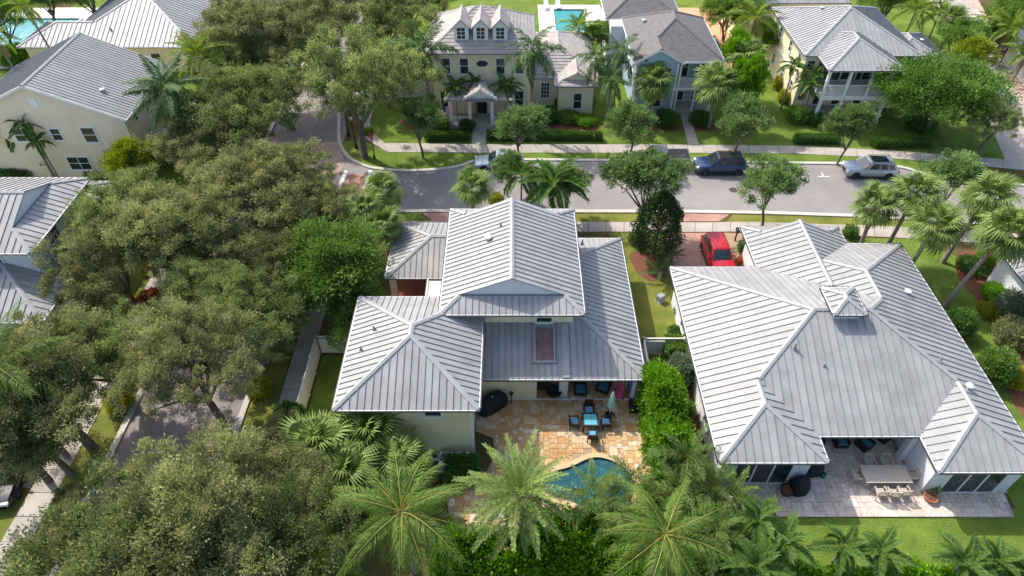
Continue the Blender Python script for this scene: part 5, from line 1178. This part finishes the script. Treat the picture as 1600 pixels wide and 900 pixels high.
# ================================================================== VEHICLES
TYRE = mat('tyre_rubber', (.02, .02, .02), rough=.9); RIM = mat('alloy_rim', (.35, .35, .36), rough=.35, metal=.7)
LAMPR = mat('tail_lamp', (.4, .01, .01), rough=.2); LAMPW = mat('head_lamp', (.7, .72, .75), rough=.1); CGLASS = mat('car_glass', (.02, .03, .035), rough=.05, spec=.9)
def carpaint(name, c, metal=.3):
    m = mat(name, c, tuple(x * .92 for x in c), scale=.8, rough=.28, metal=metal); m.node_tree.nodes['Principled BSDF'].inputs['Coat Weight'].default_value = .8; m.node_tree.nodes['Principled BSDF'].inputs['Coat Roughness'].default_value = .05; return m
def car(name, label, x, y, rz, paint, L=4.7, W=1.88, H=1.68, kind='suv', roofm=None, sunroof=False):
    """local frame: front towards -X"""
    t = thing(name, label, 'car' if kind != 'pickup' else 'pickup truck', (x, y, .02), 'parked vehicles', rz, False); h = L / 2; w_ = W / 2
    hood = {'suv': .58, 'sedan': .53, 'pickup': .6}[kind] * H; belt = {'suv': .62, 'sedan': .63, 'pickup': .62}[kind] * H
    st = [(-h, .74, .42, hood * .62), (-h + .06, .86, .3, hood * .8), (-h + .35, .96, .24, hood * .92), (-h + .9, 1, .24, hood * .98), (-h + 1.35, 1, .24, hood * 1.04), (-.1, 1, .24, belt), (h - 1.1, 1, .24, belt), (h - .4, .97, .26, belt * (1 if kind != 'sedan' else .98)), (h - .08, .9, .32, belt * .93), (h, .8, .42, belt * .8)]
    mb = MB(); n = 9
    for (sx, k, zb, zt) in st:
        ww = w_ * k; mb.v += [(sx, -ww * .9, zb), (sx, -ww, zb + .16), (sx, -ww, zb + (zt - zb) * .55), (sx, -ww * .965, zt - .1), (sx, -ww * .86, zt), (sx, 0, zt + .03), (sx, ww * .86, zt), (sx, ww * .965, zt - .1), (sx, ww, zb + (zt - zb) * .55), (sx, ww, zb + .16), (sx, ww * .9, zb)]
    n = 11
    for i in range(len(st) - 1):
        for q in range(n): a = i * n + q; b = i * n + (q + 1) % n; mb.f.append((a, a + n, b + n, b))
    mb.f.append(tuple(range(n))); mb.f.append(tuple(len(mb.v) - 1 - q for q in range(n)))
    body = obj('body', mb, paint, t, smooth=True)
    e = body.modifiers.new('edge', 'EDGE_SPLIT'); e.split_angle = R(38)
    # greenhouse
    x0, x1, x2, x3 = {'suv': (-h + 1.25, -h + 1.95, h - .62, h - .18), 'sedan': (-h + 1.3, -h + 2.1, h - 1.45, h - .72), 'pickup': (-h + 1.5, -h + 2.1, -h + 3.45, -h + 3.65)}[kind]
    zb = belt - .06; wb, wt = w_ * .88, w_ * .7
    def sect(xb, xt, q):  # point at fraction q from belt to roof
        return xb + (xt - xb) * q
    G = [(x0, -wb, zb), (x3, -wb, zb), (x3, wb, zb), (x0, wb, zb), (x1, -wt, H - .05), (x2, -wt, H - .05), (x2, wt, H - .05), (x1, wt, H - .05)]
    obj('cabin', MB().add(G, [(0, 1, 5, 4), (1, 2, 6, 5), (2, 3, 7, 6), (3, 0, 4, 7), (4, 5, 6, 7)]), paint, t)
    rm = (x1 + x2) / 2; obj('roof_panel', MB().tbox(rm, 0, H - .05, H, (x2 - x1) / 2, wt, (x2 - x1) / 2 - .12, wt - .1), roofm or paint, t, bevel=.03)
    def pane(nm, P, off):
        c = sum((Vector(p) for p in P), Vector()) / 4; nv = (Vector(P[1]) - Vector(P[0])).cross(Vector(P[3]) - Vector(P[0])).normalized()
        if nv.dot(Vector(off)) < 0: nv = -nv
        q = [c + (Vector(p) - c) for p in P]; obj(nm, MB().quad(*[tuple(p + nv * .012) for p in q]), CGLASS, t)
    def lerp(a, b, k): return tuple(a[i] + (b[i] - a[i]) * k for i in range(3))
    def sub4(A_, B_, C_, D_, u0, u1, v0, v1):
        f = lambda u, v: lerp(lerp(A_, B_, u), lerp(D_, C_, u), v); return [f(u0, v0), f(u1, v0), f(u1, v1), f(u0, v1)]
    pane('windscreen', sub4(G[3], G[0], G[4], G[7], .05, .95, .08, .93), (-1, 0, .5)); pane('rear_window', sub4(G[1], G[2], G[6], G[5], .08, .92, .2, .9), (1, 0, .5))
    cuts = {'suv': [(.17, .45), (.48, .72), (.75, .93)], 'sedan': [(.2, .5), (.53, .82)], 'pickup': [(.2, .55), (.6, .93)]}[kind]
    for (a, b) in cuts:
        pane('side_window', sub4(G[0], G[1], G[5], G[4], a, b, .12, .88), (0, -1, .3)); pane('side_window', sub4(G[3], G[2], G[6], G[7], a, b, .12, .88), (0, 1, .3))
    r = .36 if kind != 'sedan' else .33
    for sx in (-h + .9, h - .92):
        for sy in (-1, 1):
            wl = bpy.data.objects.new('wheel', None); link(wl, t); wl.location = (sx, sy * (w_ - .1), r)
            ty = MB().lathe([(r * .6, -.11), (r * .96, -.11), (r, -.06), (r, .06), (r * .96, .11), (r * .6, .11)], 20); ty.v = [(a, c, b) for a, b, c in ty.v]; o = obj('tyre', ty, TYRE, wl, smooth=True)
            rm_ = MB().lathe([(0.001, .05), (r * .16, .09), (r * .2, .06), (r * .58, .07), (r * .64, .1), (r * .64, -.1)], 10); rm_.v = [(a, sy * c, b) for a, b, c in rm_.v]; obj('rim', rm_, RIM, wl)
            ar = MB().lathe([(0.001, .0), (r * 1.16, .0)], 20); ar.v = [(a + sx, sy * (w_ + .006) + c, b + r + .02) for a, b, c in ar.v]; ar.v = [(a, b, max(c, .22)) for a, b, c in ar.v]; obj('wheel_arch', ar, BLACK, t)
    for sy in (-1, 1):
        obj('headlight', MB().tbox(-h + .16, sy * w_ * .66, hood * .7, hood * .88, .14, .2, .08, .2), LAMPW, t); obj('tail_light', MB().tbox(h - .09, sy * w_ * .72, belt * .68, belt * .88, .1, .16, .07, .16), LAMPR, t)
        obj('mirror', MB().tbox(x0 + .45, sy * (w_ + .06), belt - .02, belt + .14, .07, .1, .05, .09), paint if kind != 'sedan' else BLACK, t, bevel=.02)
        obj('sill', MB().box(-h + 1.35, h - 1.35, sy * w_ - .03, sy * w_ + .03, .22, .36), BLACK, t)
    obj('grille', MB().box(-h - .015, -h + .1, -w_ * .42, w_ * .42, hood * .45, hood * .72), BLACK, t); obj('number_plate', MB().box(h - .02, h + .012, -.22, .22, belt * .5, belt * .64), WHITE, t)
    if sunroof: obj('sunroof', MB().box(x1 + .22, x2 - .5, -wt + .2, wt - .2, H - .02, H + .006), CGLASS, t)
    if kind == 'suv':
        for sy in (-1, 1): obj('roof_rail', MB().tube([(x1 + .15, sy * (wt - .06), H + .0), (x1 + .3, sy * (wt - .06), H + .06), (x2 - .2, sy * (wt - .06), H + .06), (x2 - .05, sy * (wt - .06), H)], .022, 6), BLACK, t)
    if kind == 'pickup':
        bx0, bx1 = x3 + .1, h - .1
        obj('bed_liner', MB().box(bx0, bx1, -w_ * .76, w_ * .76, belt - .01, belt + .045), BLACK, t)
        for sy in (-1, 1): obj('bed_rail', MB().box(bx0, bx1 + .05, sy * w_ * .86 - .08, sy * w_ * .86 + .08, belt - .05, belt + .1), paint, t)
        obj('tailgate', MB().box(bx1, bx1 + .08, -w_ * .78, w_ * .78, belt - .3, belt + .09), paint, t)
    return t
p = at(1126, 255, .8); car('suv', 'dark blue SUV parked at the far kerb', p.x, p.y, 0, carpaint('blue_paint', (.015, .04, .12)), 4.85, 1.92, 1.72, roofm=BLACK)
p = at(1360, 261, .8); car('suv', 'silver SUV with dark glass roof at the far kerb', p.x, p.y, -.04, carpaint('silver_paint', (.42, .46, .5), .5), 4.75, 1.9, 1.68, sunroof=True)
p = at(1123, 396, .9); car('suv', 'bright red SUV on the pink brick driveway', p.x, p.y, R(90 + 3), carpaint('red_paint', (.5, .012, .02), .1), 4.6, 1.9, 1.72)
p = at(780, 250, .7); car('sedan', 'pale blue sedan half hidden behind a small street tree', p.x, p.y, .03, carpaint('pale_blue_paint', (.36, .46, .55), .4), 4.7, 1.84, 1.45, 'sedan')
p = at(1030, 247, .8); car('pickup', 'grey pickup truck with black bed half hidden by a tree', p.x, p.y, 0, carpaint('grey_paint', (.16, .16, .16), .4), 5.6, 2.0, 1.85, 'pickup')
p = at(8, 735, .8); car('sedan', 'black car parked under the oaks at the left edge', p.x, p.y, R(100), carpaint('black_paint', (.01, .01, .012), .2), 4.7, 1.86, 1.46, 'sedan')

# ================================================================== STREET FURNITURE
def rot(mb, ang, c): ca, sa = math.cos(ang), math.sin(ang); mb.v = [(c[0] + x * ca - y * sa, c[1] + x * sa + y * ca, c[2] + z) for x, y, z in mb.v]; return mb
p = at(585, 247); t = thing('stop_sign', 'red stop sign on a black pole at the street corner', 'road sign', (p.x, p.y, 0), world=False, rz=R(-55))
obj('pole', MB().tube([(0, .03, 0), (0, .03, 2.9)], .05, 8), BLACK, t); obj('base', MB().lathe([(.12, 0), (.12, .1), (.06, .4)], 10), BLACK, t)
oc = MB(); oc.v = [(.4 * math.cos(R(22.5 + 45 * k)), 0, 2.5 + .4 * math.sin(R(22.5 + 45 * k))) for k in range(8)] + [(.4 * math.cos(R(22.5 + 45 * k)), -.02, 2.5 + .4 * math.sin(R(22.5 + 45 * k))) for k in range(8)]
oc.f = [tuple(range(8)), tuple(range(15, 7, -1))] + [(k, (k + 1) % 8, 8 + (k + 1) % 8, 8 + k) for k in range(8)]
SRED = mat('sign_red', (.5, .02, .02), rough=.4); obj('sign_plate', oc, SRED, t)
cu = bpy.data.curves.new('lettering', 'FONT'); cu.body = 'STOP'; cu.size = .3; cu.align_x = 'CENTER'; cu.align_y = 'CENTER'; cu.materials.append(WHITE)
tmp_ = bpy.data.objects.new('lettering', cu); me_ = bpy.data.meshes.new_from_object(tmp_); bpy.data.objects.remove(tmp_); lo_ = bpy.data.objects.new('lettering', me_); link(lo_, t); lo_.location = (0, -.026, 2.5); lo_.rotation_euler = (R(90), 0, 0)
for (px, py, lab) in ((545, 212, 'black lamp post under the far corner oak'), (557, 232, 'black lamp post with pale lantern near the stop sign')):
    p = at(px, py); t = thing('street_lamp', lab, 'lamp post', (p.x, p.y, 0), 'lamp posts at the corner', world=False)
    obj('pole', MB().lathe([(.16, 0), (.16, .12), (.09, .5), (.055, .6), (.05, 3.1), (.09, 3.15)], 10), BLACK, t); obj('lantern', MB().lathe([(.1, 3.15), (.16, 3.3), (.17, 3.5), (.13, 3.62)], 12), LAMPW, t); obj('lantern_cap', MB().lathe([(.2, 3.6), (.12, 3.72), (.02, 3.85)], 12), BLACK, t)
p = at(482, 352); t = thing('road_sign', 'post with two orange sign plates by the junction oak', 'road sign', (p.x, p.y, 0), world=False); obj('pole', MB().tube([(0, .03, 0), (0, .03, 2.5)], .04, 8), BLACK, t)
ORG_ = mat('sign_orange', (.7, .2, .02), rough=.5)
for z in (2.2, 1.6): obj('sign_plate', MB().add([(-.3, 0, z), (0, 0, z - .3), (.3, 0, z), (0, 0, z + .3), (-.3, -.02, z), (0, -.02, z - .3), (.3, -.02, z), (0, -.02, z + .3)], [(0, 1, 2, 3), (7, 6, 5, 4), (0, 1, 5, 4), (1, 2, 6, 5), (2, 3, 7, 6), (3, 0, 4, 7)]), ORG_, t)
# flag on the porch
t = thing('flag', 'red white and blue striped flag beside the dormer house porch', 'flag', (-6.6, 60.7, 0), world=False); obj('flag_pole', MB().tube([(0, .15, 1.6), (-.25, -.6, 3.0)], .02, 6), WHITE, t)
FB = mat('flag_blue', (.02, .04, .2)); FRd = mat('flag_red', (.5, .02, .03))
for k in range(13):
    x0, x1 = -.35 + k * .06, -.35 + (k + 1) * .06; z1 = 2.8 if k < 6 else 2.8; z0 = 1.5; zz = 2.2 if k < 7 else z1
    obj('stripe', MB().add([(x0, -.5 + .05 * math.sin(k), z0), (x1, -.5 + .05 * math.sin(k + 1), z0), (x1, -.5 + .05 * math.sin(k + 1), zz), (x0, -.5 + .05 * math.sin(k), zz)], [(0, 1, 2, 3)]), FRd if k % 2 == 0 else WHITE, t)
obj('canton', MB().quad((-.35, -.5, 2.2), (.07, -.47, 2.2), (.07, -.47, 2.8), (-.35, -.5, 2.8)), FB, t)
UTG = mat('utility_grey', (.3, .31, .3), rough=.6)
p = at(1031, 470); t = thing('utility_box', 'small grey utility box on the grass between the houses', 'utility box', (p.x, p.y, 0), world=False, rz=.6); t.scale = (.65, .65, .65); obj('cabinet', MB().tbox(0, 0, .05, .85, .42, .38, .38, .34), UTG, t, bevel=.03); obj('lid', MB().tbox(0, 0, .85, .98, .44, .4, .36, .32), UTG, t); obj('base', MB().box(-.5, .5, -.46, .46, 0, .06), CONC, t)
p = at(1148, 376); t = thing('mailbox', 'small dark mailbox post beside the red car', 'mailbox', (p.x, p.y, 0), world=False); obj('post', MB().box(-.05, .05, -.05, .05, 0, 1.0), BLACK, t); obj('box', MB().tbox(0, 0, 1.0, 1.25, .13, .26, .1, .26), BLACK, t, bevel=.03)

# ================================================================== GARDEN FURNITURE
ZP = .1
def wchair(lab, x, y, rz, group='wicker dining chairs by the pool'):
    t = thing('wicker_chair', lab, 'chair', (x, y, ZP), group, rz, False)
    obj('seat', MB().box(-.28, .28, -.28, .28, .3, .38), WICK, t); obj('cushion', MB().box(-.24, .24, -.25, .22, .382, .47), CUSH, t, bevel=.03); obj('backrest', MB().add([(-.28, .26, .38), (.28, .26, .38), (.28, .33, .38), (-.28, .33, .38), (-.26, .36, .95), (.26, .36, .95), (.26, .42, .95), (-.26, .42, .95)], [(3, 2, 1, 0), (4, 5, 6, 7), (0, 1, 5, 4), (1, 2, 6, 5), (2, 3, 7, 6), (3, 0, 4, 7)]), WICK, t)
    for sx in (-1, 1):
        obj('armrest', MB().box(sx * .3 - .04, sx * .3 + .04, -.28, .34, .58, .64), WICK, t)
        for sy in (-.25, .28): obj('leg', MB().box(sx * .29 - .03, sx * .29 + .03, sy - .03, sy + .03, 0, .58), WICK, t)
    return t
TX, TY = 4.92, 24.6
t = thing('dining_table', 'square dark wicker table with blue glass top by the pool', 'table', (TX, TY, ZP), None, 0, False)
obj('table_frame', MB().box(-.52, .52, -.52, -.4, .62, .7).box(-.52, .52, .4, .52, .62, .7).box(-.52, -.4, -.4, .4, .62, .7).box(.4, .52, -.4, .4, .62, .7), WICK, t)
obj('glass_top', MB().box(-.41, .41, -.41, .41, .655, .69), mat('blue_glass_top', (.12, .42, .52), rough=.08, spec=.8), t)
for sx in (-1, 1):
    for sy in (-1, 1): obj('leg', MB().box(sx * .45 - .05, sx * .45 + .05, sy * .45 - .05, sy * .45 + .05, 0, .62), WICK, t)
wchair('wicker chair with blue cushion on the house side of the square table', TX, TY + .95, 0); wchair('wicker chair seen from behind on the pool side of the square table', TX + .05, TY - .95, math.pi)
wchair('wicker chair with blue cushion left of the square table', TX - 1.0, TY, R(90)); wchair('wicker chair with blue cushion right of the square table', TX + 1.0, TY, R(-90))
p = at(952, 651); t = thing('garden_parasol', 'closed mint green parasol on a round black base', 'parasol', (p.x, p.y, ZP), None, 0, False)
obj('base', MB().lathe([(.001, 0), (.34, 0), (.34, .05), (.1, .1), (.04, .3)], 20), BLACK, t, smooth=True); obj('pole', MB().tube([(0, 0, .2), (0, 0, 2.5)], .024, 8), WHITE, t)
cm_ = MB(); N_ = 16
for (r_, z) in ((.05, .95), (.2, 1.0), (.17, 1.5), (.11, 2.1), (.04, 2.48)):
    cm_.v += [(r_ * (1 + (.28 if k % 2 else -.15)) * math.cos(2 * math.pi * k / N_), r_ * (1 + (.28 if k % 2 else -.15)) * math.sin(2 * math.pi * k / N_), z) for k in range(N_)]
for i in range(4):
    for k in range(N_): cm_.f.append((i * N_ + k, i * N_ + (k + 1) % N_, (i + 1) * N_ + (k + 1) % N_, (i + 1) * N_ + k))
obj('canopy', cm_, MINT, t)
def lump(name, lab, cat, x, y, rz, sx, sy, sz, m, extra=None, top=.8):
    t = thing(name, lab, cat, (x, y, ZP), None, rz, False); mb = MB()
    for (k, z) in ((.92, 0), (1, .1), (1, sz * .55), (top, sz * .86), (top * .8, sz)):
        mb.v += [(sx * k * (abs(math.cos(a)) ** .6) * (1 if math.cos(a) > 0 else -1), sy * k * (abs(math.sin(a)) ** .6) * (1 if math.sin(a) > 0 else -1), z) for a in [2 * math.pi * q / 16 for q in range(16)]]
    for i in range(4):
        for q in range(16): mb.f.append((i * 16 + q, i * 16 + (q + 1) % 16, (i + 1) * 16 + (q + 1) % 16, (i + 1) * 16 + q))
    mb.f.append(tuple(64 + q for q in range(16))); obj('cover', mb, m, t, smooth=True)
    obj('tie_cord', MB().lathe([(max(sx, sy) * .0 + .03, sz * .9), (.05, sz), (.001, sz + .03)], 8), WHITE if extra else m, t); return t
CANV = mat('black_grill_cover', (.012, .013, .018), (.02, .02, .026), scale=3, rough=.75, bump=.3, bscale=4)
lump('grill', 'grill under a black cover at the garage corner', 'grill', -1.25, 26.0, R(35), 1.05, .5, 1.15, CANV, True)
lump('grill', 'large covered grill under the edge of the right house eave', 'grill', 17.75, 21.55, R(10), .75, .7, 1.2, CANV); lump('grill', 'covered grill standing between the sliding door and patio', 'grill', 16.75, 20.1, .2, .5, .45, 1.25, CANV)
t = thing('garden_torch', 'small black post lamp by the yellow wall', 'lamp', (-.05, 26.35, ZP), None, 0, False); obj('pole', MB().tube([(0, 0, 0), (0, 0, .9)], .04, 8), BLACK, t); obj('lamp_head', MB().lathe([(.03, .85), (.13, .95), (.14, 1.1), (.03, 1.22)], 10), BLACK, t)
def lounge(lab, x, y, rz, w_=.4, cm=None):
    t = thing('lounge_chair', lab, 'armchair', (x, y, ZP), 'seats under the porch roofs', rz, False); cm = cm or TEALC
    obj('base', MB().box(-w_, w_, -.4, .4, .05, .32), WICK, t); obj('cushion', MB().box(-w_ + .1, w_ - .1, -.38, .25, .322, .46), cm, t, bevel=.03); obj('backrest', MB().box(-w_, w_, .28, .42, .32, .85), WICK, t)
    for s_ in (-1, 1): obj('armrest', MB().box(s_ * w_ - .1 * (s_ > 0), s_ * w_ + .1 * (s_ < 0), -.4, .28, .322, .6), WICK, t)
    return t
lounge('teal cushioned sofa next to the yellow wall end', 2.0, 28.0, R(90), .6); lounge('wicker armchair right of the porch column', 4.5, 27.3, 0, .42); lounge('wicker armchair left of the pink toy car', 6.1, 27.5, R(-25), .42)
lounge('dark seat at the left of the right house porch', 18.8, 23.4, 0); lounge('dark seat in the middle of the right house porch', 20.3, 23.3, 0); lounge('dark angled seat at the right of the right house porch', 21.7, 23.1, R(30)); lounge('dark seat by the right porch wall', 23.1, 23.7, R(-60))
t = thing('fire_bowl', 'round black fire bowl under the centre porch', 'fire bowl', (2.75, 26.95, ZP), None, 0, False); obj('bowl', MB().lathe([(.22, 0), (.22, .2), (.5, .42), (.5, .5), (.4, .5), (.05, .35)], 18), BLACK, t); obj('rim', MB().lathe([(.5, .5), (.55, .52), (.5, .54)], 18), IRON, t)
t = thing('toy_car', 'pink toy ride-on car under the centre porch', 'toy car', (7.05, 27.0, ZP), None, R(80), False)
obj('body', MB().box(-.42, .42, -.26, .26, .12, .42), PINK, t, bevel=.08); obj('canopy', MB().box(-.3, .25, -.25, .25, .86, .96), PINK, t, bevel=.04)
for sx in (-.25, .2):
    for sy in (-.22, .22): obj('pillar', MB().box(sx - .03, sx + .03, sy - .03, sy + .03, .42, .86), PINK, t)
for sx in (-.27, .27):
    for sy in (-.27, .27):
        wv = MB().lathe([(.001, -.04), (.13, -.04), (.13, .04), (.001, .04)], 12); wv.v = [(a + sx, c + sy, b + .13) for a, b, c in wv.v]; obj('wheel', wv, BLACK, t)
t = thing('toy_slide', 'blue plastic toy at the right end of the centre porch', 'toy', (7.95, 27.2, ZP), None, 0, False); obj('slide', MB().add([(-.25, -.5, .05), (.25, -.5, .05), (.25, .4, .75), (-.25, .4, .75), (-.25, -.5, 0), (.25, -.5, 0), (.25, .4, .68), (-.25, .4, .68)], [(0, 1, 2, 3), (0, 1, 5, 4), (1, 2, 6, 5), (3, 0, 4, 7)]), BLUEP, t); obj('ladder', MB().box(-.25, .25, .4, .5, 0, .8), BLUEP, t)
t = thing('storage_box', 'dark storage box beside the right porch post', 'box', (7.95, 25.95, ZP), None, 0, False); obj('chest', MB().box(-.35, .35, -.4, .4, 0, .55), WICK, t); obj('lid', MB().box(-.38, .38, -.43, .43, .552, .62), WICK, t)
# condensers
def condenser(lab, x, y):
    t = thing('air_conditioner', lab, 'air conditioner', (x, y, 0), 'condenser units by the garage wall', 0, False); obj('base', MB().box(-.5, .5, -.5, .5, 0, .1), CONC, t); obj('casing', MB().box(-.42, .42, -.42, .42, .1, .95), ACM, t, bevel=.04)
    obj('fan_opening', MB().lathe([(.001, .955), (.36, .955)], 24), BLACK, t); obj('fan_ring', MB().lathe([(.36, .95), (.36, .985), (.4, .985), (.4, .95)], 24), ACM, t)
    for k in range(4):
        a = k * math.pi / 2; b_ = MB().add([(.05, -.03, .965), (.33, -.1, .97), (.33, .06, .985), (.05, .04, .975)], [(0, 1, 2, 3)]); obj('fan_blade', rot(b_, a, (0, 0, 0)), RIM, t)
    g = MB()
    for r_ in (.12, .22, .31): g.lathe([(r_ - .006, .99), (r_ + .006, .99)], 24)
    obj('grille', g, ACM, t)
condenser('condenser unit left of the two beside the garage corner', -3.95, 21.75); condenser('condenser unit nearest the garage corner', -2.95, 21.75); condenser('condenser unit half hidden by fan palms', -6.2, 21.7)
t = thing('pool_pump', 'pool pump and pipes against the garage wall', 'pump', (-5.0, 22.0, 0), None, 0, False); obj('filter_tank', MB().lathe([(.001, 0), (.22, 0), (.24, .6), (.18, .75), (.001, .8)], 14), BEIGE, t)
pm = MB().tube([(-.6, 0, .25), (-.15, 0, .25)], .12, 10); obj('motor', pm, BLACK, t)
for (a, b) in (((.2, .1, .3), (.75, .1, .3)), ((.2, -.1, .45), (.5, -.1, .45)), ((.5, -.1, .45), (.5, .35, .45))): obj('pipe', MB().tube([a, b], .04, 8), WHITE, t)
# teak set
t = thing('dining_table', 'long pale teak table on the right rear patio', 'table', (21.9, 20.75, ZP), None, 0, False)
for k in range(6): obj('slat', MB().box(-1.35, 1.35, -.58 + k * .195, -.58 + k * .195 + .188, .7, .74), TEAK, t)
for sx in (-1, 1):
    for sy in (-1, 1): obj('leg', MB().box(sx * 1.2 - .05, sx * 1.2 + .05, sy * .48 - .05, sy * .48 + .05, 0, .7), TEAK, t)
obj('apron', MB().box(-1.2, 1.2, -.45, -.41, .6, .7).box(-1.2, 1.2, .41, .45, .6, .7), TEAK, t)
def tchair(lab, x, y, rz):
    t = thing('teak_chair', lab, 'chair', (x, y, ZP), 'teak chairs round the long table', rz, False)
    for k in range(4): obj('seat_slat', MB().box(-.25, .25, -.25 + k * .125, -.25 + k * .125 + .11, .41, .44), TEAK, t)
    for k in range(5): obj('back_slat', MB().box(-.22 + k * .1, -.17 + k * .1, .245, .265, .44, .86), TEAK, t)
    obj('top_rail', MB().box(-.27, .27, .235, .285, .86, .93), TEAK, t)
    for sx in (-1, 1):
        obj('armrest', MB().box(sx * .28 - .03, sx * .28 + .03, -.26, .25, .62, .65), TEAK, t); obj('leg', MB().box(sx * .27 - .025, sx * .27 + .025, .24, .29, 0, .86), TEAK, t); obj('leg', MB().box(sx * .27 - .025, sx * .27 + .025, -.27, -.22, 0, .62), TEAK, t)
for (x, y, r_, lab) in [(21.3, 19.75, 180, 'sunlit teak chair leftmost of three on the lawn side'), (22.0, 19.7, 174, 'sunlit teak chair in the middle of three on the lawn side'), (22.65, 19.78, 182, 'sunlit teak chair rightmost of three on the lawn side'), (20.2, 20.75, 95, 'teak chair at the left end of the long table'), (23.6, 20.8, -90, 'teak chair at the right end of the long table'), (21.4, 21.75, 0, 'teak chair left on the house side of the long table'), (22.4, 21.75, 0, 'teak chair right on the house side of the long table')]: tchair(lab, x, y, R(r_))
def pot(lab, x, y, r_=.28, h_=.45, m=TERRA):
    t = thing('plant_pot', lab, 'flower pot', (x, y, ZP), None, 0, False); obj('pot', MB().lathe([(.001, 0), (r_ * .7, 0), (r_, h_), (r_ * .85, h_), (r_ * .8, h_ * .8), (.001, h_ * .8)], 14), m, t); obj('soil', MB().lathe([(.001, h_ * .86), (r_ * .84, h_ * .86)], 14), MULCH, t)
pot('dark pot under the shrub by the left sliding door', 16.0, 19.95, .42, .4, BLACK); pot('terracotta pot beside the right sliding door', 24.2, 19.55, .4, .3)
t = thing('watering_can', 'small green watering can on the pale patio', 'watering can', (18.5, 21.0, ZP), None, .5, False); GC = mat('can_green', (.03, .22, .14), rough=.4); obj('can', MB().lathe([(.001, 0), (.15, 0), (.16, .28), (.1, .34)], 12), GC, t); obj('spout', MB().tube([(.12, 0, .08), (.38, 0, .34)], [.03, .02], 6), GC, t); obj('handle', MB().tube([(-.14, 0, .1), (-.28, 0, .2), (-.2, 0, .36), (-.05, 0, .38)], .015, 6), GC, t)
t = thing('garden_chair', 'small dark metal chair at the left end of the pale patio', 'chair', (12.75, 19.7, ZP), None, R(60), False); obj('seat', MB().box(-.22, .22, -.22, .22, .42, .45), IRON, t); obj('backrest', MB().box(-.22, .22, .2, .23, .45, .9), IRON, t)
for sx in (-.2, .2):
    for sy in (-.2, .2): obj('leg', MB().box(sx - .015, sx + .015, sy - .015, sy + .015, 0, .42), IRON, t)
for k, (x, y, rz, lab) in enumerate([(4.6, 91.8, 0, 'white sun lounger left beyond the pool behind the dormer house'), (6.2, 91.9, 0, 'white sun lounger right beyond the pool behind the dormer house'), (-66.2, 75.6, 1.3, 'dark sun lounger by the top left pool')]):
    t = thing('sun_lounger', lab, 'sun lounger', (x, y, .05), 'sun loungers by the far pools', rz, False); m_ = WHITE if k < 2 else WICK; obj('bed', MB().box(-.32, .32, -.9, .4, .3, .38), m_, t); obj('backrest', MB().add([(-.32, .4, .3), (.32, .4, .3), (.32, .95, .75), (-.32, .95, .75), (-.32, .4, .38), (.32, .4, .38), (.32, .92, .82), (-.32, .92, .82)], [(4, 5, 6, 7), (0, 1, 5, 4), (1, 2, 6, 5), (2, 3, 7, 6), (3, 0, 4, 7)]), m_, t)
    for sx in (-.28, .28):
        for sy in (-.8, .35): obj('leg', MB().box(sx - .03, sx + .03, sy - .03, sy + .03, 0, .3), m_, t)
